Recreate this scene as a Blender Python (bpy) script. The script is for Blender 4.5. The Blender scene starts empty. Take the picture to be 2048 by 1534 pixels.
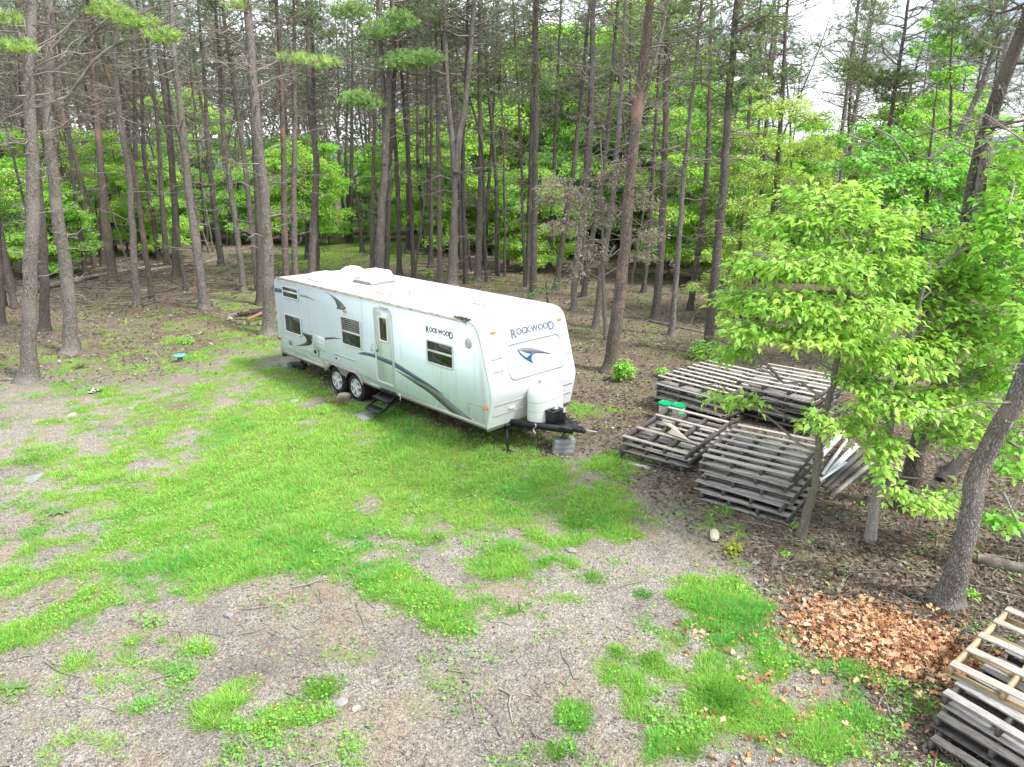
import bpy, bmesh, math, random
import numpy as np
from mathutils import Matrix, Vector
R = math.radians
sc = bpy.context.scene
COL = sc.collection

# ------------------------------------------------------------------ camera
FPX, PITCH, CAMH = 1420.0, 0.30, 5.44          # focal length in photo pixels (2048 wide), downward pitch, height
cam = bpy.data.cameras.new('camera'); camo = bpy.data.objects.new('camera', cam); COL.objects.link(camo)
camo.location = (0, 0, CAMH); camo.rotation_euler = (math.pi/2 - PITCH, 0, 0)
cam.sensor_width = 36; cam.lens = 36*FPX/2048; cam.clip_end = 6000; cam.clip_start = .05
sc.camera = camo
# ------------------------------------------------------------------ sky and sun
SUN_EL, SUN_AZ = R(52), R(62)                  # azimuth measured clockwise from +Y
w = bpy.data.worlds.new('World'); sc.world = w; w.use_nodes = True
nt = w.node_tree; nt.nodes.clear()
sky = nt.nodes.new('ShaderNodeTexSky'); sky.sky_type = 'NISHITA'; sky.sun_disc = False
sky.sun_elevation = SUN_EL; sky.sun_rotation = SUN_AZ; sky.dust_density = 2.0; sky.air_density = 1.0
tc = nt.nodes.new('ShaderNodeTexCoord'); no = nt.nodes.new('ShaderNodeTexNoise'); no.inputs['Scale'].default_value = 2.6
no.inputs['Detail'].default_value = 7; mp = nt.nodes.new('ShaderNodeMapping'); mp.inputs['Scale'].default_value = (1, 1, 3.5)
rp = nt.nodes.new('ShaderNodeValToRGB'); rp.color_ramp.elements[0].position = .36; rp.color_ramp.elements[1].position = .56
rp.color_ramp.elements[0].color = (.12,)*3+(1,)
mx = nt.nodes.new('ShaderNodeMix'); mx.data_type = 'RGBA'
mx.inputs['B'].default_value = (11.5, 12.0, 12.6, 1)
bg = nt.nodes.new('ShaderNodeBackground'); bg.inputs['Strength'].default_value = .077
out = nt.nodes.new('ShaderNodeOutputWorld')
L = nt.links.new
L(tc.outputs['Generated'], mp.inputs['Vector']); L(mp.outputs[0], no.inputs['Vector']); L(no.outputs['Fac'], rp.inputs[0])
L(rp.outputs['Color'], mx.inputs['Factor']); L(sky.outputs[0], mx.inputs['A']); L(mx.outputs['Result'], bg.inputs['Color']); L(bg.outputs[0], out.inputs[0])
sun = bpy.data.lights.new('sun', 'SUN'); sun.energy = 2.7; sun.angle = R(9); sun.color = (1, .96, .9)
suno = bpy.data.objects.new('sun', sun); COL.objects.link(suno)
sd = Vector((math.sin(SUN_AZ)*math.cos(SUN_EL), math.cos(SUN_AZ)*math.cos(SUN_EL)*-1, math.sin(SUN_EL)))  # sun stands to the right, behind the camera
sky.sun_rotation = math.atan2(sd.x, sd.y)
suno.rotation_euler = sd.to_track_quat('Z', 'Y').to_euler()
sc.view_settings.view_transform = 'Standard'; sc.view_settings.look = 'None'; sc.view_settings.gamma = 1
sc.view_settings.exposure = 1.27
sc.cycles.max_bounces = 5; sc.cycles.diffuse_bounces = 3; sc.cycles.transmission_bounces = 3; sc.cycles.transparent_max_bounces = 4
sc.cycles.use_denoising = True

# ------------------------------------------------------------------ helpers
CP, SP = math.cos(PITCH), math.sin(PITCH)
def ray(px, py):
    X, U = (px-1024)/FPX, (767-py)/FPX
    return np.array([X, CP+U*SP, -SP+U*CP])
def at(px, py, z=0.0):
    d = ray(px, py); t = (z-CAMH)/d[2]; return np.array([0, 0, CAMH])+d*t
def aty(px, py, y):                             # point seen at a pixel, on the plane at distance y
    d = ray(px, py); return np.array([0, 0, CAMH])+d*(y/d[1])
def sstep(a, b, x):
    t = np.clip((x-a)/(b-a), 0, 1); return t*t*(3-2*t)
_nr = np.random.RandomState(7); _perm = _nr.rand(256, 256).astype(np.float32)
def vnoise(x, y):
    xi = np.floor(x).astype(int); yi = np.floor(y).astype(int); fx = x-xi; fy = y-yi
    fx = fx*fx*(3-2*fx); fy = fy*fy*(3-2*fy)
    g = lambda a, b: _perm[a & 255, b & 255]
    return (g(xi, yi)*(1-fx)+g(xi+1, yi)*fx)*(1-fy)+(g(xi, yi+1)*(1-fx)+g(xi+1, yi+1)*fx)*fy
def fbm(x, y, o=4):
    s = 0; a = .5; t = 0
    for i in range(o):
        s = s+a*vnoise(x*2**i+17*i, y*2**i+31*i); t += a; a *= .5
    return s/t
def tag(o, label=None, cat=None, group=None, kind=None):
    if label: o['label'] = label
    if cat: o['category'] = cat
    if group: o['group'] = group
    if kind: o['kind'] = kind
    return o
def empty(name, loc, rz=0.0, **k):
    o = bpy.data.objects.new(name, None); COL.objects.link(o); o.location = tuple(loc); o.rotation_euler = (0, 0, rz)
    o.empty_display_size = .2
    return tag(o, **k)
def mesh(name, V, Fs, mats=(), col=None, midx=None, smooth=False):
    V = np.asarray(V, np.float32).reshape(-1, 3)
    Fs = [np.asarray(f, np.int32) for f in Fs if len(f)]
    me = bpy.data.meshes.new(name)
    nl = sum(f.size for f in Fs); nf = sum(len(f) for f in Fs)
    me.vertices.add(len(V)); me.vertices.foreach_set('co', V.ravel())
    me.loops.add(nl); me.loops.foreach_set('vertex_index', np.concatenate([f.ravel() for f in Fs]))
    tot = np.concatenate([np.full(len(f), f.shape[1], np.int32) for f in Fs])
    st = np.concatenate([[0], np.cumsum(tot)[:-1]]).astype(np.int32)
    me.polygons.add(nf); me.polygons.foreach_set('loop_start', st); me.polygons.foreach_set('loop_total', tot)
    for m in mats: me.materials.append(m)
    if midx is not None: me.polygons.foreach_set('material_index', np.asarray(midx, np.int32))
    if smooth: me.polygons.foreach_set('use_smooth', np.ones(nf, bool))
    if col is not None:
        a = me.color_attributes.new('Col', 'FLOAT_COLOR', 'POINT')
        c = np.ones((len(V), 4), np.float32); c[:, :3] = col; a.data.foreach_set('color', c.ravel())
    me.update(calc_edges=True)
    return me
def link(name, me, parent=None, loc=(0, 0, 0), rot=(0, 0, 0), sc_=None):
    o = bpy.data.objects.new(name, me); COL.objects.link(o)
    if parent: o.parent = parent
    o.location = tuple(loc); o.rotation_euler = rot
    if sc_ is not None: o.scale = (sc_,)*3 if np.isscalar(sc_) else sc_
    return o
class MB:                                        # collects simple solids into one mesh
    def __init__(s): s.V = []; s.F = {}; s.M = {}; s.n = 0; s.sm = False
    def add(s, V, Fs, m=0):
        V = np.asarray(V, float).reshape(-1, 3)
        for f in Fs:
            f = np.asarray(f, int)
            if len(f) == 0: continue
            k = f.shape[1]; s.F.setdefault(k, []).append(f+s.n); s.M.setdefault(k, []).append(np.full(len(f), m))
        s.V.append(V); s.n += len(V)
    def box(s, c, d, rz=0, rx=0, ry=0, m=0, bev=0.0):
        if bev:
            b = bmesh.new(); bmesh.ops.create_cube(b, size=1)
            for v in b.verts: v.co = Vector((v.co.x*d[0], v.co.y*d[1], v.co.z*d[2]))
            bmesh.ops.bevel(b, geom=b.edges[:], offset=bev, segments=2, affect='EDGES', profile=.5)
            b.verts.index_update(); V = np.array([v.co[:] for v in b.verts]); fs = {}
            for f in b.faces: fs.setdefault(len(f.verts), []).append([v.index for v in f.verts])
            b.free(); Fs = [np.array(v) for v in fs.values()]
        else:
            V = np.array([(x, y, z) for x in (-.5, .5) for y in (-.5, .5) for z in (-.5, .5)])*np.array(d)
            Fs = [np.array([(0, 1, 3, 2), (4, 6, 7, 5), (0, 4, 5, 1), (2, 3, 7, 6), (0, 2, 6, 4), (1, 5, 7, 3)])]
        if rz or rx or ry:
            M = np.array(Matrix.Rotation(rz, 3, 'Z')@Matrix.Rotation(ry, 3, 'Y')@Matrix.Rotation(rx, 3, 'X')); V = V@M.T
        s.add(V+np.array(c), Fs, m); return s
    def bar(s, a, b, w, h, m=0, up=(0, 0, 1)):   # rectangular bar from a to b
        a = np.array(a, float); b = np.array(b, float); d = b-a; l = np.linalg.norm(d); d /= l
        u = np.array(up, float); r_ = np.cross(d, u); r_ /= np.linalg.norm(r_); u = np.cross(r_, d)
        V = [a+r_*w*i*.5+u*h*j*.5+d*l*k for k in (0, 1) for i, j in ((-1, -1), (1, -1), (1, 1), (-1, 1))]
        s.add(V, [[(0, 1, 2, 3), (7, 6, 5, 4), (0, 4, 5, 1), (1, 5, 6, 2), (2, 6, 7, 3), (3, 7, 4, 0)]], m); return s
    def tube(s, P, r, sides=8, m=0, cap=True):
        P = np.array(P, float)[None]; r = np.broadcast_to(np.asarray(r, float), (P.shape[1],))[None]
        V, F = tubes(P, r, sides); s.add(V, [F], m)
        if cap:
            k = P.shape[1]; 
            s.add(V[:sides], [np.array([list(range(sides))[::-1]])], m); s.add(V[(k-1)*sides:k*sides], [np.array([list(range(sides))])], m)
        return s
    def lathe(s, prof, c=(0, 0, 0), ax='Z', n=24, m=0):
        prof = np.array(prof, float); a = np.arange(n)*2*math.pi/n
        V = np.array([[(r_*math.cos(t), r_*math.sin(t), z) for t in a] for r_, z in prof]).reshape(-1, 3)
        F = [(i*n+j, i*n+(j+1) % n, (i+1)*n+(j+1) % n, (i+1)*n+j) for i in range(len(prof)-1) for j in range(n)]
        if ax == 'Y': V = V[:, [0, 2, 1]]
        if ax == 'X': V = V[:, [2, 0, 1]]
        s.add(V+np.array(c), [F], m); return s
    def prism(s, pts, f0, f1, m=0):              # polygon pts (a,b) -> f0(a,b), f1(a,b) are the two 3-D faces
        n = len(pts); A = [f0(*p) for p in pts]; B = [f1(*p) for p in pts]
        s.add(A+B, [[tuple(range(n))], [tuple(range(2*n-1, n-1, -1))], [(i, i+n, (i+1) % n+n, (i+1) % n) for i in range(n)]], m); return s
    def build(s, name, mats, parent=None, loc=(0, 0, 0), rot=(0, 0, 0), smooth=False):
        if not isinstance(mats, (list, tuple)): mats = [mats]
        ks = list(s.F); me = mesh(name, np.concatenate(s.V), [np.concatenate(s.F[k]) for k in ks], mats, None, np.concatenate([np.concatenate(s.M[k]) for k in ks]))
        b = bmesh.new(); b.from_mesh(me); bmesh.ops.recalc_face_normals(b, faces=b.faces[:]); b.to_mesh(me); b.free()
        if smooth:
            me.polygons.foreach_set('use_smooth', np.ones(len(me.polygons), bool)); me.set_sharp_from_angle(angle=R(40))
        return link(name, me, parent, loc, rot)
def tubes(P, Rr, sides=4):                       # many tubes at once: P (n,k,3), Rr (n,k)
    n, k, _ = P.shape
    D = np.gradient(P, axis=1); D /= (np.linalg.norm(D, axis=2, keepdims=True)+1e-9)
    m = D.mean(1); m /= (np.linalg.norm(m, axis=1, keepdims=True)+1e-9)
    ref = np.where(np.abs(m[:, 2:3]) > .8, np.array([[1., 0, 0]]), np.array([[0, 0, 1.]]))[:, None]
    A = np.cross(D, np.broadcast_to(ref, D.shape)); A /= (np.linalg.norm(A, axis=2, keepdims=True)+1e-9)
    B = np.cross(D, A)
    t = np.arange(sides)*2*math.pi/sides
    V = P[:, :, None]+Rr[:, :, None, None]*(A[:, :, None]*np.cos(t)[None, None, :, None]+B[:, :, None]*np.sin(t)[None, None, :, None])
    i = np.arange(n)[:, None, None]*k*sides+np.arange(k-1)[None, :, None]*sides; j = np.arange(sides)[None, None]
    j2 = (j+1) % sides
    F = np.stack([i+j, i+j2, i+sides+j2, i+sides+j], -1).reshape(-1, 4)
    return V.reshape(-1, 3), F
def unit(v): return v/(np.linalg.norm(v, axis=-1, keepdims=True)+1e-9)
def leaves(C, D, N, Ls, Ws, droop=.25, fold=.25):   # leaf blades of five points
    D = unit(D); S = unit(np.cross(D, N)); N = np.cross(S, D)
    Ls = Ls[:, None]; Ws = Ws[:, None]
    b = C; mid = C+D*Ls*.5+N*Ls*.04; l = C+D*Ls*.42-S*Ws*.5+N*Ws*fold*.5; r_ = C+D*Ls*.42+S*Ws*.5+N*Ws*fold*.5
    tip = C+D*Ls*.97-N*Ls*droop
    V = np.stack([b, l, mid, r_, tip], 1).reshape(-1, 3)
    i = np.arange(len(C))[:, None]*5
    F = np.concatenate([i+np.array([[0, 1, 2]]), i+np.array([[0, 2, 3]]), i+np.array([[1, 4, 2]]), i+np.array([[2, 4, 3]])])
    return V, F

# ------------------------------------------------------------------ materials
def mat(name, base=(.5, .5, .5), rough=.6, metal=0.0, spec=.5, noise=None, bump=None, attr=False, trans=0.0, coat=0.0):
    """noise=(scale, other colour, lo, hi, (sx,sy,sz)); bump=(scale, strength, (sx,sy,sz))"""
    m = bpy.data.materials.new(name); m.use_nodes = True; t = m.node_tree; P = t.nodes['Principled BSDF']; lk = t.links.new
    P.inputs['Roughness'].default_value = rough; P.inputs['Metallic'].default_value = metal
    P.inputs['Specular IOR Level'].default_value = spec; P.inputs['Coat Weight'].default_value = coat
    P.inputs['Base Color'].default_value = (*base, 1)
    co = t.nodes.new('ShaderNodeTexCoord'); csock = None
    if attr:
        a = t.nodes.new('ShaderNodeAttribute'); a.attribute_name = 'Col'; csock = a.outputs['Color']
    if noise:
        sc_, c2, lo, hi = noise[:4]; sv = noise[4] if len(noise) > 4 else (1, 1, 1)
        mp_ = t.nodes.new('ShaderNodeMapping'); mp_.inputs['Scale'].default_value = sv
        n_ = t.nodes.new('ShaderNodeTexNoise'); n_.inputs['Scale'].default_value = sc_; n_.inputs['Detail'].default_value = 6; n_.inputs['Roughness'].default_value = .65
        r_ = t.nodes.new('ShaderNodeMapRange'); r_.inputs['From Min'].default_value = lo; r_.inputs['From Max'].default_value = hi
        x_ = t.nodes.new('ShaderNodeMix'); x_.data_type = 'RGBA'
        lk(co.outputs['Object'], mp_.inputs[0]); lk(mp_.outputs[0], n_.inputs['Vector']); lk(n_.outputs['Fac'], r_.inputs['Value']); lk(r_.outputs[0], x_.inputs['Factor'])
        if csock: lk(csock, x_.inputs['A'])
        else: x_.inputs['A'].default_value = (*base, 1)
        x_.inputs['B'].default_value = (*c2, 1); csock = x_.outputs['Result']
    if csock: lk(csock, P.inputs['Base Color'])
    if bump:
        mp2 = t.nodes.new('ShaderNodeMapping'); mp2.inputs['Scale'].default_value = bump[2] if len(bump) > 2 else (1, 1, 1)
        n2 = t.nodes.new('ShaderNodeTexNoise'); n2.inputs['Scale'].default_value = bump[0]; n2.inputs['Detail'].default_value = 5
        b_ = t.nodes.new('ShaderNodeBump'); b_.inputs['Strength'].default_value = bump[1]; b_.inputs['Distance'].default_value = .02
        lk(co.outputs['Object'], mp2.inputs[0]); lk(mp2.outputs[0], n2.inputs['Vector']); lk(n2.outputs['Fac'], b_.inputs['Height']); lk(b_.outputs[0], P.inputs['Normal'])
    if trans:
        tr = t.nodes.new('ShaderNodeBsdfTranslucent'); ms = t.nodes.new('ShaderNodeMixShader'); ms.inputs[0].default_value = trans
        if csock:
            g_ = t.nodes.new('ShaderNodeMix'); g_.data_type = 'RGBA'; g_.blend_type = 'MULTIPLY'; g_.inputs['Factor'].default_value = 1
            g_.inputs['B'].default_value = (1.25, 1.25, .7, 1); lk(csock, g_.inputs['A']); lk(g_.outputs['Result'], tr.inputs[0])
        else: tr.inputs[0].default_value = (*base, 1)
        o_ = t.nodes['Material Output']; lk(P.outputs[0], ms.inputs[1]); lk(tr.outputs[0], ms.inputs[2]); lk(ms.outputs[0], o_.inputs[0])
    return m
M = {}
M['leaf'] = mat('leaf', attr=True, rough=.45, spec=.35, trans=.42)
M['needle'] = mat('needle', attr=True, rough=.6, spec=.2, trans=.25)
M['grass'] = mat('grass_blade', attr=True, rough=.6, spec=.2, trans=.45)
M['dry'] = mat('dry_leaf', attr=True, rough=.75, spec=.15, trans=.15)
M['stone'] = mat('stone', attr=True, rough=.85, spec=.2)
M['twig'] = mat('twig', (.19, .165, .145), .9, spec=.1, noise=(3, (.36, .33, .30), .4, .7))
M['darktwig'] = mat('dark_twig', (.10, .085, .072), .9, spec=.1, noise=(2, (.2, .175, .15), .4, .7))
def bark(name, c1, c2, c3, vs=30):
    m = bpy.data.materials.new(name); m.use_nodes = True; t = m.node_tree; P = t.nodes['Principled BSDF']; lk = t.links.new
    P.inputs['Roughness'].default_value = .9; P.inputs['Specular IOR Level'].default_value = .15
    co = t.nodes.new('ShaderNodeTexCoord'); mp_ = t.nodes.new('ShaderNodeMapping'); mp_.inputs['Scale'].default_value = (1, 1, .42)
    dn = t.nodes.new('ShaderNodeTexNoise'); dn.inputs['Scale'].default_value = 14; dn.inputs['Detail'].default_value = 3
    ad = t.nodes.new('ShaderNodeMix'); ad.data_type = 'RGBA'; ad.blend_type = 'LINEAR_LIGHT'; ad.inputs['Factor'].default_value = .05
    vo = t.nodes.new('ShaderNodeTexVoronoi'); vo.feature = 'DISTANCE_TO_EDGE'; vo.inputs['Scale'].default_value = vs
    v2 = t.nodes.new('ShaderNodeTexVoronoi'); v2.inputs['Scale'].default_value = vs
    lk(co.outputs['Object'], mp_.inputs[0]); lk(mp_.outputs[0], dn.inputs['Vector']); lk(mp_.outputs[0], ad.inputs['A']); lk(dn.outputs['Color'], ad.inputs['B'])
    lk(ad.outputs['Result'], vo.inputs['Vector']); lk(ad.outputs['Result'], v2.inputs['Vector'])
    r1 = t.nodes.new('ShaderNodeValToRGB'); r1.color_ramp.elements[0].color = (c1[0]*.45, c1[1]*.42, c1[2]*.4, 1); r1.color_ramp.elements[0].position = .02
    r1.color_ramp.elements[1].color = (*c1, 1); r1.color_ramp.elements[1].position = .22
    x1 = t.nodes.new('ShaderNodeMix'); x1.data_type = 'RGBA'; x1.inputs['B'].default_value = (*c2, 1)
    sp = t.nodes.new('ShaderNodeSeparateColor'); lk(v2.outputs['Color'], sp.inputs[0])
    mu = t.nodes.new('ShaderNodeMath'); mu.operation = 'MULTIPLY'; mu.inputs[1].default_value = .6; lk(sp.outputs[0], mu.inputs[0]); 
    mu2 = t.nodes.new('ShaderNodeMath'); mu2.operation = 'MULTIPLY'; gt = t.nodes.new('ShaderNodeMapRange'); gt.inputs['From Max'].default_value = .15; lk(vo.outputs['Distance'], gt.inputs['Value'])
    lk(mu.outputs[0], mu2.inputs[0]); lk(gt.outputs[0], mu2.inputs[1]); lk(mu2.outputs[0], x1.inputs['Factor'])
    lk(vo.outputs['Distance'], r1.inputs[0]); lk(r1.outputs[0], x1.inputs['A'])
    n3 = t.nodes.new('ShaderNodeTexNoise'); n3.inputs['Scale'].default_value = 1.3; n3.inputs['Detail'].default_value = 5
    mr = t.nodes.new('ShaderNodeMapRange'); mr.inputs['From Min'].default_value = .52; mr.inputs['From Max'].default_value = .72
    x2 = t.nodes.new('ShaderNodeMix'); x2.data_type = 'RGBA'; x2.inputs['B'].default_value = (*c3, 1)
    lk(co.outputs['Object'], n3.inputs['Vector']); lk(n3.outputs['Fac'], mr.inputs['Value']); lk(mr.outputs[0], x2.inputs['Factor']); lk(x1.outputs['Result'], x2.inputs['A'])
    lk(x2.outputs['Result'], P.inputs['Base Color'])
    b_ = t.nodes.new('ShaderNodeBump'); b_.inputs['Strength'].default_value = .9; b_.inputs['Distance'].default_value = .03
    lk(vo.outputs['Distance'], b_.inputs['Height']); lk(b_.outputs[0], P.inputs['Normal'])
    return m
M['bark_grey'] = bark('grey_pine_bark', (.19, .172, .155), (.32, .30, .275), (.25, .23, .21))
M['bark_dark'] = bark('dark_pine_bark', (.12, .108, .097), (.20, .182, .165), (.15, .13, .112))
M['bark_red'] = bark('reddish_pine_bark', (.155, .13, .112), (.25, .215, .185), (.30, .19, .14))
M['bark_pale'] = bark('pale_smooth_bark', (.26, .245, .20), (.34, .325, .28), (.21, .22, .15), 75)
M['bark_silver'] = bark('peeling_silver_bark', (.42, .40, .37), (.48, .46, .42), (.18, .155, .13), 60)
BK = [M['bark_grey'], M['bark_dark'], M['bark_red'], M['bark_pale'], M['bark_silver']]
M['wood_grey'] = mat('weathered_grey_wood', (.38, .365, .345), .85, spec=.15, noise=(7, (.17, .16, .15), .42, .70, (1.2, 9, 9)), bump=(9, .35, (1, 12, 12)))
M['wood_mid'] = mat('weathered_brown_grey_wood', (.46, .42, .36), .85, spec=.15, noise=(6, (.19, .165, .14), .42, .7, (1.2, 9, 9)), bump=(9, .35, (1, 12, 12)))
M['wood_dark'] = mat('dark_weathered_shade_wood', (.145, .135, .127), .85, spec=.15, noise=(7, (.06, .055, .052), .4, .65, (1.2, 9, 9)), bump=(9, .35, (1, 12, 12)))  # real dark boards, and stringers darkened for the shade in the gaps
M['wood_light'] = mat('pale_weathered_wood', (.50, .475, .43), .85, spec=.15, noise=(6, (.25, .22, .18), .45, .72, (1.2, 9, 9)), bump=(9, .3, (1, 12, 12)))
M['wood_tan'] = mat('new_tan_wood', (.47, .37, .22), .8, spec=.2, noise=(6, (.27, .20, .12), .45, .7, (1.2, 9, 9)), bump=(9, .3, (1, 12, 12)))
M['ply'] = mat('plywood', (.62, .56, .45), .7, noise=(3, (.5, .44, .34), .4, .7, (1, 6, 1)))
M['side'] = mat('sky_tinted_side_fibreglass', (.60, .70, .735), .28, spec=.5, noise=(1.2, (.55, .64, .665), .45, .75, (1, 1, .35)), bump=(1.1, .03))  # bluish tint of the skylight is put into this base colour
M['cap'] = mat('cap_fibreglass', (.61, .64, .655), .25, spec=.5, coat=.25, noise=(1.5, (.56, .58, .58), .5, .8))
M['roofm'] = mat('roof_rubber', (.56, .55, .52), .7, spec=.3, noise=(.9, (.19, .175, .135), .47, .74, (.6, 1.4, 1)), bump=(2, .1))
M['trim'] = mat('white_trim', (.62, .635, .63), .4, noise=(8, (.6, .58, .54), .5, .8))
M['gutter'] = mat('dirty_gutter', (.52, .49, .44), .6, noise=(9, (.22, .19, .16), .42, .62, (.6, 3, 3)))
M['skirt'] = mat('champagne_skirt', (.44, .42, .38), .4, metal=.35, noise=(4, (.33, .31, .28), .4, .8))
M['flare'] = mat('taupe_fender', (.36, .325, .315), .6, noise=(4, (.28, .25, .24), .4, .8))
M['glass'] = mat('dark_window_glass', (.012, .018, .014), .04, spec=.9)
M['blind'] = mat('window_blind', (.20, .195, .20), .6)
M['decal_blue'] = mat('slate_blue_decal', (.055, .10, .14), .35)
M['decal_sky'] = mat('bright_blue_decal', (.05, .19, .38), .35)
M['decal_olive'] = mat('olive_decal', (.10, .12, .10), .35)
M['decal_brown'] = mat('dark_brown_decal', (.05, .035, .032), .35)
M['decal_grey'] = mat('grey_decal', (.22, .22, .24), .35)
M['decal_text'] = mat('text_decal', (.035, .04, .06), .4)
M['decal_faint'] = mat('faded_decal', (.50, .47, .49), .5)
M['decal_ftext'] = mat('front_text_decal', (.12, .15, .22), .4)
M['black'] = mat('black_steel', (.012, .014, .018), .5, spec=.4, noise=(6, (.03, .03, .032), .5, .7))
M['blackpl'] = mat('black_plastic', (.012, .013, .016), .4)
M['rubber'] = mat('tyre_rubber', (.018, .018, .02), .8, spec=.25, bump=(30, .4))
M['alloy'] = mat('alloy_wheel', (.72, .73, .74), .32, metal=.25)
M['steel'] = mat('galvanised_steel', (.5, .5, .5), .4, metal=.8)
M['rust'] = mat('rusty_steel', (.14, .075, .05), .8, noise=(20, (.06, .04, .035), .4, .6))
M['amber'] = mat('amber_lens', (.85, .22, .01), .2, spec=.7)
M['redlens'] = mat('red_lens', (.35, .03, .02), .2, spec=.7)
M['lens'] = mat('grey_lens', (.42, .42, .42), .15, spec=.8)
M['beige'] = mat('beige_plastic', (.72, .70, .60), .5)
M['white'] = mat('white_plastic', (.64, .655, .66), .4, noise=(3, (.76, .76, .74), .5, .8))
M['concrete'] = mat('concrete', (.22, .23, .235), .9, spec=.2, noise=(6, (.33, .33, .33), .4, .7), bump=(40, .5))
M['paver'] = mat('paver', (.26, .27, .27), .9, spec=.2, noise=(8, (.36, .36, .35), .4, .7), bump=(50, .3))
M['green'] = mat('green_plastic', (.0, .33, .12), .35)
M['bluecap'] = mat('blue_plastic', (.10, .42, .55), .4)
M['pipebrown'] = mat('brown_pipe', (.16, .10, .08), .7)
M['charred'] = mat('charred_wood', (.035, .03, .028), .9, noise=(6, (.12, .09, .07), .5, .7))
M['vinyl'] = mat('white_metal_trim', (.60, .63, .64), .4, noise=(4, (.45, .46, .46), .5, .8))
M['orangewood'] = mat('split_orange_wood', (.26, .14, .085), .85, noise=(9, (.25, .14, .09), .4, .7, (1, 6, 6)))
M['rock_tan'] = mat('tan_rock', (.46, .42, .34), .85, noise=(5, (.34, .30, .24), .4, .7), bump=(9, .6))
M['rock_grey'] = mat('grey_rock', (.22, .215, .205), .85, noise=(7, (.32, .31, .30), .4, .7), bump=(12, .6))
M['rock_brown'] = mat('brown_fire_stone', (.22, .15, .125), .9, noise=(5, (.12, .09, .08), .4, .7), bump=(9, .6))
M['log'] = mat('weathered_log', (.26, .235, .205), .9, spec=.1, noise=(5, (.12, .10, .085), .42, .62, (1, 1, 1)), bump=(8, .8))
M['log_pale'] = mat('barkless_log', (.34, .315, .275), .85, spec=.15, noise=(5, (.25, .22, .18), .42, .62), bump=(8, .5))

# ------------------------------------------------------------------ ground
rng = np.random.RandomState(11)
GP = [  # grassy patches: photo px centre, half sizes, weight -> ellipses on the ground
 (650,970,360,130,1.25),(500,900,230,110,.95),(860,930,210,75,1.3),(700,1020,300,70,1.15),(740,860,160,50,1.1),(430,1040,240,80,.95),(1010,1000,160,70,1.1),
 (1170,1030,90,50,.9),(1230,1000,80,45,.85),(1000,1075,150,40,.75),(700,1170,130,45,.9),(560,1110,180,60,.85),(810,1200,110,35,.7),(560,770,170,60,.62),
 (500,690,150,50,.75),(330,790,230,55,.6),(470,600,110,30,.5),(660,505,120,28,1.1),(760,520,100,25,.7),(420,850,150,50,.75),
 (170,1120,230,80,.55),(60,1190,130,60,.55),(80,1310,110,80,.58),(305,1225,45,45,.9),(120,930,110,35,.7),(150,830,230,50,.42),(260,1010,150,40,.65),
 (1450,1200,120,70,.8),(1540,1340,150,100,.85),(1470,1400,90,70,1.0),(1620,1470,190,80,.95),(1570,1390,250,150,.8),(1450,1260,130,90,.75),(1180,1158,45,22,.9),(1285,1190,30,18,.9),(1110,1090,70,30,.8),
 (1310,1300,110,40,.72),(1150,1425,42,32,.85),(1230,1310,60,35,.55),(645,1375,75,28,.95),(470,1400,60,60,.7),(1380,1500,45,28,.9),(1110,1500,50,25,.6),
 (1475,1055,60,30,.75),(1225,935,75,22,1.0),(1330,830,30,14,.4),(1155,820,30,20,.8),(1720,1420,90,70,.6),(1850,1440,120,60,.55),(930,1050,200,60,.8),
 (560,1330,110,22,.6),(900,1240,40,22,.55),(680,1480,30,14,.5),(930,1410,28,14,.4),(1040,1140,90,35,.75),(820,1130,60,25,.6),(1230,1150,35,20,.6),(920,1180,60,25,.7),
 (1500,1500,70,40,.7),(30,1400,60,50,.7),(250,1300,90,40,.45),(380,1150,80,40,.45),(150,1250,200,90,.5),(40,1080,80,60,.55),(200,1420,120,60,.4),(420,1290,70,40,.4),(560,1420,70,40,.35),(330,880,130,50,.45),(250,960,110,40,.45),(380,700,110,40,.55),(300,650,120,30,.4),(520,640,60,25,.6),(1000,1200,90,40,.35),(1090,1180,60,40,.4),(1400,1120,60,40,.45),(430,620,80,20,.45),(1200,700,80,30,.3),(1280,700,70,30,.3),(800,1380,60,30,.3),(760,1260,70,30,.35),(1000,1480,60,30,.25),(230,900,330,130,.50),(300,760,330,60,.52),(150,1000,200,80,.55),(520,830,150,60,.75),(330,640,200,40,.42),(250,600,200,30,.3),(430,560,200,25,.3),(100,700,120,40,.3),(120,1180,260,120,.66),(100,1350,200,100,.58),(950,560,120,20,.4),(1250,660,150,40,.28),(1330,620,120,25,.3)]
GE = []
for px, py, rx, ry, wt in GP:
    c = at(px, py); a = at(px+rx, py); b = at(px, py-ry); d = at(px, min(py+ry, 2400))
    GE.append((c[0], (b[1]+d[1])/2, abs(a[0]-c[0]), (b[1]-d[1])/2, wt*(.82 if rx < 70 else 1)))
TYAW = -.795; TCA, TSA = math.cos(TYAW), math.sin(TYAW)
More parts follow.
